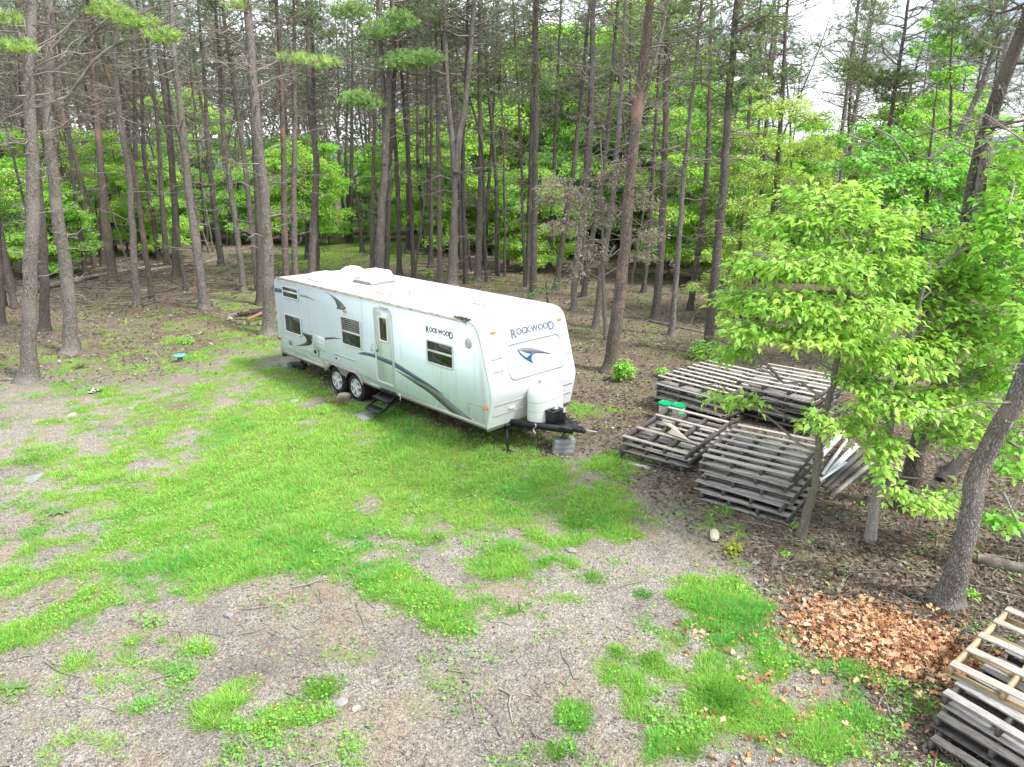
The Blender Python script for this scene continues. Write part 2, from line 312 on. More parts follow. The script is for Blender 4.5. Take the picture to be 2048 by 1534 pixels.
def grass_w(x, y):
    m = np.full_like(x, .07)+.22*sstep(0, -5, x)*sstep(26, 20, y)+.10*sstep(8, 12, y)*sstep(26, 20, y)*sstep(3, 0, x)
    x0, y0 = x, y; s_ = .35+y*.035
    x = x+(fbm(x0*.9+31, y0*.9+7, 4)-.5)*2.6*s_; y = y+(fbm(x0*.9+77, y0*.9+57, 4)-.5)*2.6*s_
    for cx, cy, rx, ry, wt in GE:
        q = ((x-cx)/rx)**2+((y-cy)/ry)**2
        m = np.maximum(m, wt*(1-sstep(.0, 2.5, q)))
    n = fbm(x0*1.3+5, y0*1.3+9, 5); n2 = fbm(x0*6.+50, y0*6.+3, 3)
    n3 = fbm(x0*3.+90, y0*3.+13, 3)
    n4 = fbm(x0*1.9+3, y0*1.9+213, 2)
    v = -sstep(11, 6, y0)*.10+(n4-.5)*.9*sstep(14, 8, y0)+m*1.15+(n-.5)*1.5+(n2-.5)*1.3+(n3-.5)*1.2-.17
    return np.clip(sstep(.05, 1.0, v)*np.minimum(1, .25+m*1.3), 0, 1)
def forest_w(x, y):                                # weight of the brown floor, in the wood and under the trailer
    edge_l = sstep(0, 5, (-x-3.5)-(25-y)*.55)*sstep(15, 21, y)
    edge_b = sstep(19.5, 24, y+x*.55)
    edge_r = sstep(-.3, 1.5, x-np.interp(y, [5, 8, 10, 12, 15, 18], [3.3, 3.1, 2.4, 1.3, .3, -.8]))
    n = (fbm(x*.5+3, y*.5, 3)-.5)*.8
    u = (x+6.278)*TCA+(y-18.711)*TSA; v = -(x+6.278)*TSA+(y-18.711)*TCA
    ut = sstep(-.9, .1, u)*sstep(9.9, 8.9, u)*sstep(-.3, .25, v)*sstep(3.4, 2.4, v)  # brown soil under the trailer, its dark colour also strengthens the shadow
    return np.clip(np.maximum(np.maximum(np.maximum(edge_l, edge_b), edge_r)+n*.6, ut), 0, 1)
def hgt(x, y):
    x = np.asarray(x, float); y = np.asarray(y, float)
    h = (fbm(x*.35, y*.35, 3)-.5)*.10+(fbm(x*1.7+9, y*1.7, 3)-.5)*.035
    h = h+.32*np.exp(-(((x+11.4)/1.7)**2+((y-25.0)/1.2)**2))
    h = h+sstep(30, 90, y)*(fbm(x*.03, y*.03, 2)-.5)*1.2
    r = np.hypot(x, y); h = h-sstep(150, 2500, r)*20
    return h
def hz(x, y): return float(hgt(np.array([x]), np.array([y]))[0])
def axis(lo, hi, d, far, n):
    a = np.arange(lo, hi, d); g = np.geomspace(1, far, n)
    return np.concatenate([(lo-g)[::-1], a, hi-1+g])
xs = axis(-17, 14, .11, 3000, 42); ys = np.concatenate([-np.geomspace(1, 400, 20)[::-1]+1.0, np.arange(1.5, 30, .11), 29+np.geomspace(1, 3000, 60)])
X, Y = np.meshgrid(xs, ys); nx, ny = len(xs), len(ys)
Z = hgt(X, Y)
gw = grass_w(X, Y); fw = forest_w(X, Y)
Z = Z+(vnoise(X*6, Y*6)-.5)*.02*(1-.3*gw)
idx = (np.arange(ny-1)[:, None]*nx+np.arange(nx-1)[None]).ravel()
F = np.stack([idx, idx+1, idx+nx+1, idx+nx], -1)
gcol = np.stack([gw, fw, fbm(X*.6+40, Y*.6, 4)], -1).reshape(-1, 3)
def ground_mat():
    m = bpy.data.materials.new('ground'); m.use_nodes = True; t = m.node_tree; P = t.nodes['Principled BSDF']; lk = t.links.new
    P.inputs['Roughness'].default_value = .95; P.inputs['Specular IOR Level'].default_value = .12
    at_ = t.nodes.new('ShaderNodeAttribute'); at_.attribute_name = 'Col'; sp = t.nodes.new('ShaderNodeSeparateColor'); lk(at_.outputs['Color'], sp.inputs[0])
    co = t.nodes.new('ShaderNodeTexCoord')
    def vor(s):
        v = t.nodes.new('ShaderNodeTexVoronoi'); v.inputs['Scale'].default_value = s; lk(co.outputs['Object'], v.inputs['Vector']); return v
    def noi(s, d=6, r=.6, off=0):
        v = t.nodes.new('ShaderNodeTexNoise'); v.inputs['Scale'].default_value = s; v.inputs['Detail'].default_value = d; v.inputs['Roughness'].default_value = r
        if off:
            m_ = t.nodes.new('ShaderNodeMapping'); m_.inputs['Location'].default_value = (off, off, 0); lk(co.outputs['Object'], m_.inputs[0]); lk(m_.outputs[0], v.inputs['Vector'])
        else: lk(co.outputs['Object'], v.inputs['Vector'])
        return v.outputs['Fac']
    def ramp(s, stops):
        r = t.nodes.new('ShaderNodeValToRGB'); lk(s, r.inputs[0]); e = r.color_ramp.elements
        while len(e) < len(stops): e.new(.5)
        for q, (p, c) in zip(e, stops): q.position = p; q.color = (*c, 1)
        return r.outputs[0]
    def mix(f, a, b, bt='MIX'):
        x = t.nodes.new('ShaderNodeMix'); x.data_type = 'RGBA'; x.blend_type = bt
        if isinstance(f, float): x.inputs['Factor'].default_value = f
        else: lk(f, x.inputs['Factor'])
        for k, s in (('A', a), ('B', b)):
            if isinstance(s, tuple): x.inputs[k].default_value = (*s, 1)
            else: lk(s, x.inputs[k])
        return x.outputs['Result']
    def mr(s, a, b):
        r = t.nodes.new('ShaderNodeMapRange'); r.inputs['From Min'].default_value = a; r.inputs['From Max'].default_value = b; lk(s, r.inputs['Value']); return r.outputs[0]
    v1 = vor(48); spv = t.nodes.new('ShaderNodeSeparateColor'); lk(v1.outputs['Color'], spv.inputs[0])
    gravel = ramp(spv.outputs[0], [(0, (.085, .074, .065)), (.35, (.19, .172, .148)), (.7, (.30, .275, .238)), (1, (.50, .47, .42))])
    v4 = vor(120); sp4 = t.nodes.new('ShaderNodeSeparateColor'); lk(v4.outputs['Color'], sp4.inputs[0])
    gravel = mix(.45, gravel, ramp(sp4.outputs[1], [(0, (.085, .074, .065)), (.5, (.235, .213, .182)), (1, (.45, .42, .37))]))
    dark = mr(noi(.55, 7, .68), .50, .66)
    gravel = mix(dark, gravel, mix(.62, gravel, (.07, .068, .07)))
    straw = mr(noi(1.7, 8, .7, 71), .5, .7)
    gravel = mix(straw, gravel, mix(.45, gravel, (.34, .27, .18)))
    rust = mr(noi(.75, 8, .7, 31), .50, .64)
    gravel = mix(rust, gravel, mix(.4, gravel, (.25, .17, .11)))
    v2 = vor(26); sp2 = t.nodes.new('ShaderNodeSeparateColor'); lk(v2.outputs['Color'], sp2.inputs[0])
    duff = ramp(sp2.outputs[1], [(0, (.065, .045, .035)), (.45, (.12, .09, .068)), (.75, (.185, .145, .11)), (1, (.38, .33, .28))])
    duff = mix(.5, duff, ramp(noi(9, 8, .75), [(.3, (.06, .045, .036)), (.55, (.15, .112, .084)), (.75, (.26, .21, .16))]))
    duff = mix(mr(noi(.6, 7, .65, 12), .46, .66), duff, mix(.5, duff, (.20, .22, .10)))
    soil = ramp(noi(12, 8, .75), [(.3, (.07, .10, .025)), (.5, (.16, .24, .045)), (.72, (.26, .30, .10))])
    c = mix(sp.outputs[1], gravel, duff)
    c = mix(mr(sp.outputs[0], .15, .9), c, soil)
    lk(c, P.inputs['Base Color'])
    b_ = t.nodes.new('ShaderNodeBump'); b_.inputs['Strength'].default_value = .55; b_.inputs['Distance'].default_value = .018
    lk(v1.outputs['Distance'], b_.inputs['Height'])
    b2 = t.nodes.new('ShaderNodeBump'); b2.inputs['Strength'].default_value = .5; b2.inputs['Distance'].default_value = .05
    lk(noi(14, 8, .7), b2.inputs['Height']); lk(b_.outputs[0], b2.inputs['Normal']); lk(b2.outputs[0], P.inputs['Normal'])
    return m
gm = mesh('ground', np.stack([X, Y, Z], -1), [F], [ground_mat()], gcol, smooth=True)
tag(link('ground', gm), 'bare gravel and brown needle covered woodland ground', kind='structure')

# far hills beyond the wood
a = np.linspace(-1.25, 1.25, 160); ring = []
for rr, hh in ((1700, 0), (1950, .6), (2300, 1), (2700, .4)):
    e = (60+60*fbm(a*3+9, a*0+2, 4)+30*sstep(.2, 1, a))*hh-20
    ring.append(np.stack([rr*np.sin(a), rr*np.cos(a), e], -1))
V = np.concatenate(ring); i = (np.arange(3)[:, None]*160+np.arange(159)[None]).ravel()
hm = mesh('hills', V, [np.stack([i, i+1, i+161, i+160], -1)], [mat('hill_forest', (.10, .16, .17), .95, noise=(.02, (.07, .12, .11), .4, .6))], smooth=True)
tag(link('hills', hm), 'low blue green hills beyond the trees', kind='structure')

# ------------------------------------------------------------------ ground cover (uncountable)
def scatter(n, x0, x1, y0, y1, p=1.0):             # more samples near the camera
    u = rng.rand(n); y = (y0**-p+(y1**-p-y0**-p)*u)**(-1/p); x = (rng.rand(n)*2-1)*(y*.76+1.2)
    k = (x > x0) & (x < x1); return x[k], y[k]
def under_trailer(x, y):
    u = (x+6.278)*TCA+(y-18.711)*TSA; v = -(x+6.278)*TSA+(y-18.711)*TCA
    return (u > .2) & (u < 8.2) & (v > .35) & (v < 2.2)
x, y = scatter(190000, -20, 13, 4.6, 47, .9)
g = grass_w(x, y); keep = (rng.rand(len(x)) < g**1.35*1.05) & ~(under_trailer(x, y) & (rng.rand(len(x)) < .97)); x, y, g = x[keep], y[keep], g[keep]
nt_ = len(x); tuft = fbm(x*2.3, y*2.3+70, 4); tl = (.026+.10*np.clip(tuft*1.9-.55, 0, 1)**1.3+.035*rng.rand(nt_))*(.6+.5*g)*(1+y*.008)
warm = np.clip(fbm(x*.45+11, y*.45, 4)*.8+.5*(rng.rand(nt_)-.35), 0, 1)[:, None]; lush = (sstep(.50, .75, fbm(x*.8+3, y*.8+44, 4))*.8)[:, None]
c = np.array([[.19, .50, .085]])*(1-warm)+np.array([[.42, .64, .15]])*warm; c = c*(1-lush)+np.array([[.12, .46, .085]])*lush; c = c*(.75+.5*rng.rand(nt_, 1))
mB = 9; i = np.repeat(np.arange(nt_), mB); n = len(i); sp = .018+.022*rng.rand(nt_)
ox, oy = rng.randn(2, n)*sp[i]*(1+.02*y[i]); X_, Y_ = x[i]+ox, y[i]+oy
ln = tl[i]*(.55+.75*rng.rand(n)); wd = (.0038+.0026*rng.rand(n))*(1+y[i]*.06); sw = rng.rand(n)*6.283
d = unit(np.stack([ox/sp[i]*.42+.25*rng.randn(n), oy/sp[i]*.42+.25*rng.randn(n), np.ones(n)], -1)); s_v = np.stack([np.cos(sw), np.sin(sw), np.zeros(n)], -1)*wd[:, None]
C = np.stack([X_, Y_, hgt(X_, Y_)-.012], -1); mid = C+d*ln[:, None]*.6; tip = C+d*ln[:, None]+np.concatenate([d[:, :2], np.full((n, 1), -.3)], 1)*ln[:, None]*.3
V = np.stack([C-s_v*.5, C+s_v*.5, mid+s_v*.35, mid-s_v*.35, tip], 1).reshape(-1, 3); k5 = np.arange(n)[:, None]*5
cc = c[i]*(.85+.3*rng.rand(n, 1)); dryb = (rng.rand(n) < .13)[:, None]; cc = np.where(dryb, np.array([[.50, .44, .25]]), cc)
tag(link('grass', mesh('grass', V, [k5+np.array([[0, 1, 2, 3]]), k5+np.array([[3, 2, 4]])], [M['grass']], np.repeat(cc, 5, 0))), 'bright green grass growing in patches over the clearing', 'grass', kind='stuff')
# broad leaved weeds and clover
x, y = scatter(260000, -18, 14, 4.6, 44, 1.0)
g = grass_w(x, y); f_ = forest_w(x, y); cl = fbm(x*1.9+200, y*1.9, 4)
keep = rng.rand(len(x)) < np.clip(sstep(.50, .66, cl)*(.12+g*.9)*.6+g*.05+f_*sstep(.62, .74, cl)*.22, 0, 1); x, y = x[keep], y[keep]; n = len(x)
C = np.stack([x, y, hgt(x, y)+.01+.05*rng.rand(n)], -1); az = rng.rand(n)*6.283
D = np.stack([np.cos(az), np.sin(az), .3*rng.randn(n)], -1); N = np.stack([.35*rng.randn(n), .35*rng.randn(n), np.ones(n)], -1)
sz = (.016+.03*rng.rand(n)**2)*(1+y*.04); V, F = leaves(C, D, N, sz, sz*.75, .1)
c = np.array([[.16, .42, .085]])*(.65+.8*rng.rand(n))[:, None]+np.array([[.10, .06, 0]])*rng.rand(n)[:, None]
tag(link('ground_cover', mesh('ground_cover', V, [F], [M['leaf']], np.repeat(c, 5, 0))), 'small clover and weeds among the grass', 'weeds', kind='stuff')
# tiny yellow flowers
x, y = scatter(30000, -14, 10, 4.6, 24, 1.0); g = grass_w(x, y); keep = (rng.rand(len(x)) < .09*g*sstep(.5, .65, fbm(x*.9, y*.9+8, 3))) ; x, y = x[keep], y[keep]; n = len(x)
C = np.stack([x, y, hgt(x, y)+.06], -1); az = rng.rand(n)*6.283
V, F = leaves(C, np.stack([np.cos(az), np.sin(az), 0*az], -1), np.tile([[0, 0, 1.]], (n, 1)), np.full(n, .026), np.full(n, .026), .05)
tag(link('flowers', mesh('flowers', V, [F], [M['dry']], np.tile([[.8, .6, .03]], (n*5, 1)))), 'tiny yellow flowers dotted through the grass', 'flowers', kind='stuff')
# litter of dead leaves, needles and bark on the woodland floor
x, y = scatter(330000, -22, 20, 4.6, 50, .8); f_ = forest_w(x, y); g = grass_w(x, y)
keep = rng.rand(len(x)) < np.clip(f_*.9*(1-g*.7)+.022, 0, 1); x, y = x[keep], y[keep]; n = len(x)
C = np.stack([x, y, hgt(x, y)+.004+.02*rng.rand(n)], -1); az = rng.rand(n)*6.283
D = np.stack([np.cos(az), np.sin(az), .25*rng.randn(n)], -1); N = np.stack([.5*rng.randn(n), .5*rng.randn(n), np.ones(n)], -1)
ned = rng.rand(n) < .45; gr_ = f_[keep] < .25; sz = np.where(ned | gr_, .05+.05*rng.rand(n), .02+.055*rng.rand(n)**1.5)*(1+y*.03); wd = np.where(ned | gr_, .005, sz*.6)*(1+y*.01)
V, F = leaves(C, D, N, sz, wd, -.15, .5)
pal = np.array([[.12, .09, .075], [.22, .16, .125], [.30, .23, .18], [.44, .39, .34], [.36, .32, .28], [.28, .17, .11]])
c = pal[rng.randint(0, 6, n)]*(.5+.5*rng.rand(n))[:, None]*(1-.25*sstep(0, 3, x))[:, None]
tag(link('leaf_litter', mesh('leaf_litter', V, [F], [M['dry']], np.repeat(c, 5, 0))), 'grey brown dead leaves and needles over the woodland floor', 'leaf litter', kind='stuff')
# heap of big orange oak leaves
n = 5200; t_ = rng.rand(n); c0 = at(1770, 1285); 
gx = rng.randn(n)*.50; gy = rng.randn(n)*.33; a_ = -.55
x = c0[0]+gx*math.cos(a_)-gy*math.sin(a_); y = c0[1]+gx*math.sin(a_)+gy*math.cos(a_)
ex = rng.rand(n) < .09; x = np.where(ex, 1.9+3.4*rng.rand(n), x); y = np.where(ex, 5.1+2.6*rng.rand(n), y)
hp = .10*np.exp(-(((x-c0[0])/.8)**2+((y-c0[1])/.6)**2))
C = np.stack([x, y, hgt(x, y)+hp*rng.rand(n)+.012+.02*rng.rand(n)], -1); az = rng.rand(n)*6.283
D = np.stack([np.cos(az), np.sin(az), .3*rng.randn(n)], -1); N = np.stack([.45*rng.randn(n), .45*rng.randn(n), np.ones(n)], -1)
D = unit(D); S_ = unit(np.cross(D, N)); N = np.cross(S_, D)
sz = .05+.085*rng.rand(n)**1.3
out_ = np.array([(0, 0), (.25, .14), (.3, .07), (.5, .30), (.55, .13), (.78, .25), (.82, .1), (1, 0), (.82, -.1), (.78, -.25), (.55, -.13), (.5, -.30), (.3, -.07), (.25, -.14)])
V = np.stack([C+D*(u*sz)[:, None]+S_*(v*sz*1.15)[:, None]+N*((.9*v*v-.25*u*u+.1*rng.randn(n))*sz)[:, None] for u, v in out_], 1).reshape(-1, 3)
F1 = np.array([(0, 1, 13), (1, 2, 12), (1, 12, 13), (2, 4, 10), (2, 10, 12), (2, 3, 4), (10, 11, 12), (4, 5, 6), (4, 6, 8), (4, 8, 10), (8, 9, 10), (6, 7, 8)])
F = (np.arange(n)[:, None, None]*14+F1[None]).reshape(-1, 3)
pal = np.array([[.46, .25, .135], [.54, .34, .20], [.34, .165, .085], [.60, .44, .30], [.25, .115, .065]])
c = pal[rng.randint(0, 5, n)]*(.75+.5*rng.rand(n))[:, None]
tag(link('fallen_oak_leaves', mesh('fallen_oak_leaves', V, [F], [M['dry']], np.repeat(c, 14, 0))), 'drift of big orange brown oak leaves beside the leaning pine', 'dead leaves', kind='stuff')
# pebbles
x, y = scatter(150000, -14, 9, 4.6, 24, 1.3); g = grass_w(x, y); f_ = forest_w(x, y); keep = rng.rand(len(x)) < (1-g)*(1-f_*.9)*.5; x, y = x[keep], y[keep]; n = len(x)
s_ = .004+.010*rng.rand(n)**3+.012*(rng.rand(n) < .02); C = np.stack([x, y, hgt(x, y)+s_*.4], -1)
O = np.array([(1, 0, 0), (0, 1, 0), (-1, 0, 0), (0, -1, 0), (0, 0, .7), (0, 0, -.7)])
V = (C[:, None]+s_[:, None, None]*(O[None]*(.6+.8*rng.rand(n, 6, 1)))).reshape(-1, 3)
F = (np.arange(n)[:, None, None]*6+np.array([(0, 1, 4), (1, 2, 4), (2, 3, 4), (3, 0, 4), (1, 0, 5), (2, 1, 5), (3, 2, 5), (0, 3, 5)])[None]).reshape(-1, 3)
v_ = (.10+.28*rng.rand(n)**1.2)[:, None]; c = v_*np.array([[1, .95, .9]])
tag(link('gravel', mesh('gravel', V, [F], [M['stone']], np.repeat(c, 6, 0))), 'loose grey gravel over the bare foreground', 'gravel', kind='stuff')
# tangle of dead sticks and brush far back
n = 1300; y = np.concatenate([36+16*rng.rand(700), 27+14*rng.rand(600)]); x = np.concatenate([-5+24*rng.rand(700), -26+14*rng.rand(600)]); az = rng.rand(n)*3.14-1.2*0; ll = .5+2.2*rng.rand(n)**2
t_ = np.linspace(-.5, .5, 5)[None]; px_ = x[:, None]+np.cos(az)[:, None]*ll[:, None]*t_+.03*rng.randn(n, 5)*ll[:, None]; py_ = y[:, None]+np.sin(az)[:, None]*ll[:, None]*t_
P_ = np.stack([px_, py_, hgt(px_, py_)+.03+.35*rng.rand(n, 1)**3+(rng.randn(n, 1)*.15)*ll[:, None]*t_], -1); V, F = tubes(P_, (.010+.022*rng.rand(n)**2)[:, None]*np.array([[1, .95, .85, .7, .4]]), 4)
tag(link('brushwood', mesh('brushwood', V, [F], [M['darktwig']])), 'tangle of dead brushwood on the floor far back between the pines', 'brushwood', kind='stuff')
# loose twigs
n = 2600; x, y = scatter(n*3, -20, 14, 4.8, 40, .8); f_ = forest_w(x, y); keep = rng.rand(len(x)) < .02+.9*f_; x, y = x[keep][:n], y[keep][:n]; n = len(x)
az = rng.rand(n)*6.283; ll = .10+.75*rng.rand(n)**3; t_ = np.linspace(-.5, .5, 4)[None]
px_ = x[:, None]+np.cos(az)[:, None]*ll[:, None]*t_+.02*rng.randn(n, 4)*ll[:, None]; py_ = y[:, None]+np.sin(az)[:, None]*ll[:, None]*t_+.04*rng.randn(n, 4)*ll[:, None]
P_ = np.stack([px_, py_, hgt(px_, py_)+.012+.02*rng.rand(n, 1)], -1); rr = (.003+.006*rng.rand(n))[:, None]*np.array([[1, .9, .8, .5]])*(1+.02*y[:, None])
V, F = tubes(P_, rr, 4)
tag(link('fallen_twigs', mesh('fallen_twigs', V, [F], [M['twig']])), 'thin dry twigs scattered over the woodland floor', 'twigs', kind='stuff')

# ------------------------------------------------------------------ trees
def limbset(rg, root, dirs, Ls, r0, k=5, sag=.15, jit=.05):
    """curved branch polylines from roots"""
    n = len(root); t = np.linspace(0, 1, k)[None, :, None]
    P = root[:, None]+dirs[:, None]*Ls[:, None, None]*t
    P[..., 2] += (sag*Ls)[:, None]*t[..., 0]**2
    P[:, 1:] += rg.randn(n, k-1, 3)*jit*Ls[:, None, None]
    return P, r0[:, None]*(1-.8*t[..., 0])
def sub(rg, P, m, lo, hi, fr, spread=.9):
    """m twigs from every polyline in P"""
    n, k, _ = P.shape; L_ = np.linalg.norm(P[:, -1]-P[:, 0], axis=1)
    i = np.repeat(np.arange(n), m); t = lo+(hi-lo)*rg.rand(n*m); f = t*(k-1); a = np.minimum(f.astype(int), k-2); q = (f-a)[:, None]
    root = P[i, a]*(1-q)+P[i, a+1]*q; d = unit(P[i, a+1]-P[i, a]); s = unit(rg.randn(n*m, 3)*np.array([1, 1, .55])); d = unit(d+s*spread)
    return root, d, L_[i]*fr*(.5+.8*rg.rand(n*m))*(1.15-t*.6), i
def trunk_axis(W, Ht):
    """W waypoints (x,y,z) local, ascending z; extend to height Ht"""
    W = [np.array(p, float) for p in W]; d = (W[-1]-W[-2]); d = d/max(d[2], .3)
    if W[-1][2] < Ht: W.append(W[-1]+np.array([d[0]*.6, d[1]*.6, 1])*(Ht-W[-1][2]))
    W = np.array(W); return W
def ax_at(W, z): return np.stack([np.interp(z, W[:, 2], W[:, 0]), np.interp(z, W[:, 2], W[:, 1]), z], -1)
def trunk_geo(rg, W, r0, Ht, sides=12, rings=30, flare=.5, wob=.02, tp=.75):
    z = Ht*np.linspace(0, 1, rings)**1.25; 
    z = np.concatenate([[-.12, .0, .06, .14, .28], z[z > .4]])
    P = ax_at(W, np.maximum(z, 0)); P[:, 2] = z
    # soften corners
    for _ in range(2): P[2:-1, :2] = (P[1:-2, :2]+2*P[2:-1, :2]+P[3:, :2])/4
    P[5:, :2] += rg.randn(len(z)-5, 2)*wob*.6
    rad = r0*np.clip(1-z/Ht, .0, 1)**tp*.97+.012; rad = rad*(1+flare*np.exp(-np.maximum(z, 0)/.20))
    V, F = tubes(P[None], rad[None], sides)
    lob = 1+.10*flare*np.sin(np.arange(sides)*2*math.pi/sides*4+rg.rand()*6)[None]*np.exp(-np.maximum(z, 0)/.25)[:, None]*2+rg.randn(len(z), sides)*.03
    V = V.reshape(len(z), sides, 3); V = P[:, None]+(V-P[:, None])*lob[..., None]
    return V.reshape(-1, 3), F
def pine_wood(rg, W, r0, Ht, bk, nb=46, z0=1.6, z1=None, lmax=2.2, sides=12, flare=.5):
    """trunk with bare dead limbs, one mesh; material slots bark, twig"""
    V, F = trunk_geo(rg, W, r0, Ht, sides, flare=flare)
    z1 = z1 or Ht*.72
    zz = z0+(z1-z0)*rg.rand(nb)**.75; root = ax_at(W, zz); az = rg.rand(nb)*6.283; el = rg.normal(.12, .25, nb)
    d = np.stack([np.cos(az)*np.cos(el), np.sin(az)*np.cos(el), np.sin(el)], -1)
    hfac = np.clip((zz-z0)/(z1-z0), 0, 1); stub = rg.rand(nb) < (.55-.45*hfac)
    Ls = np.where(stub, .12+.25*rg.rand(nb), (.5+lmax*rg.rand(nb))*(.45+.65*hfac)); r_ = .009+.008*rg.rand(nb)+.003*Ls
    P, Q = limbset(rg, root, d, Ls, r_, 6, rg.normal(.02, .07), .05)
    parts = [(V, F, 0)]; v2, f2 = tubes(P, Q, 4); parts.append((v2, f2, 1))
    lg = ~stub; P1 = P[lg]
    ro, dd, l2, i = sub(rg, P1, 5, .25, 1, .42); P2, Q2 = limbset(rg, ro, dd, l2, np.full(len(ro), .0065), 4, .05, .06)
    v3, f3 = tubes(P2, Q2, 3); parts.append((v3, f3, 1))
    ro, dd, l3, i = sub(rg, P2, 2, .3, 1, .5); P3, Q3 = limbset(rg, ro, dd, l3, np.full(len(ro), .0045), 3, .05, .08)
    v4, f4 = tubes(P3, Q3, 3); parts.append((v4, f4, 1))
    off = 0; VV = []; FF = []; MI = []
    for v, f, m in parts: VV.append(v); FF.append(f+off); MI.append(np.full(len(f), m)); off += len(v)
    return np.concatenate(VV), np.concatenate(FF), np.concatenate(MI)
def needle_tufts(rg, C, D, m=13, ln=.17, wd=.011, col=(.10, .19, .06)):
    n = len(C); i = np.repeat(np.arange(n), m); d = unit(unit(D)[i]*.7+unit(rg.randn(n*m, 3))*.9+np.array([[0, 0, .25]])); c = C[i]
    s = unit(np.cross(d, rg.randn(n*m, 3))); l = (ln*(.7+.5*rg.rand(n*m)))[:, None]; w_ = wd*.5
    V = np.stack([c-s*w_, c+s*w_, c+d*l+s*w_*.3], 1).reshape(-1, 3)
    cc = np.array(col)[None]*(.65+.7*rg.rand(n, 1)); cc = np.repeat(cc[i]*(.85+.3*rg.rand(n*m, 1)), 3, 0)
    return V, np.arange(n*m*3).reshape(-1, 3), cc
def pine_crown(seed, Hc, Rc, nb, col, tm=11, dens=16, wd=.014):
    """crown from local z=0 up to Hc along +z"""
    rg = np.random.RandomState(seed); u = rg.rand(nb)**.9; zz = u*Hc*.97; root = np.stack([zz*0, zz*0, zz], -1)
    az = rg.rand(nb)*6.283; el = rg.normal(.18, .2, nb)+.5*u**2
    d = np.stack([np.cos(az)*np.cos(el), np.sin(az)*np.cos(el), np.sin(el)], -1)
    Ls = Rc*(.35+.65*rg.rand(nb))*(1.05-u*.75)
    P, Q = limbset(rg, root, d, Ls, .012+.011*Ls, 6, .12, .05); va, fa = tubes(P, Q, 4)
    ro, dd, l2, i = sub(rg, P, 7, .35, 1, .40); P2, Q2 = limbset(rg, ro, dd, l2, np.full(len(ro), .007), 4, .12, .06); vb, fb = tubes(P2, Q2, 3)
    nT = nb*dens; k = rg.randint(0, len(P2), nT); f = .35+.65*rg.rand(nT); a = np.minimum((f*3).astype(int), 2); q = (f*3-a)[:, None]
    C = P2[k, a]*(1-q)+P2[k, a+1]*q+rg.randn(nT, 3)*.05; D = unit(P2[k, a+1]-P2[k, a])+np.array([[0, 0, .3]])
    vn, fn, cn = needle_tufts(rg, C, D, tm, .16, wd, col)
    V = np.concatenate([va, vb, vn]); F4 = np.concatenate([fa, fb+len(va)]); F3 = fn+len(va)+len(vb)
    c = np.concatenate([np.tile([[.14, .12, .10]], (len(va)+len(vb), 1)), cn])
    return mesh('crown', V, [F4, F3], [M['twig'], M['needle']], c, np.concatenate([np.zeros(len(F4)), np.ones(len(F3))]))
CROWNS = [pine_crown(100+k, 6.5, 2.5+.25*(k % 3), 44, [(.16, .25, .11), (.19, .29, .11), (.14, .23, .12), (.20, .29, .10), (.16, .26, .13)][k], dens=17) for k in range(5)]
CROWNS_S = [pine_crown(200+k, 6.0, 2.8, 46, [(.17, .26, .13), (.20, .29, .13), (.15, .24, .13)][k], dens=15) for k in range(3)]

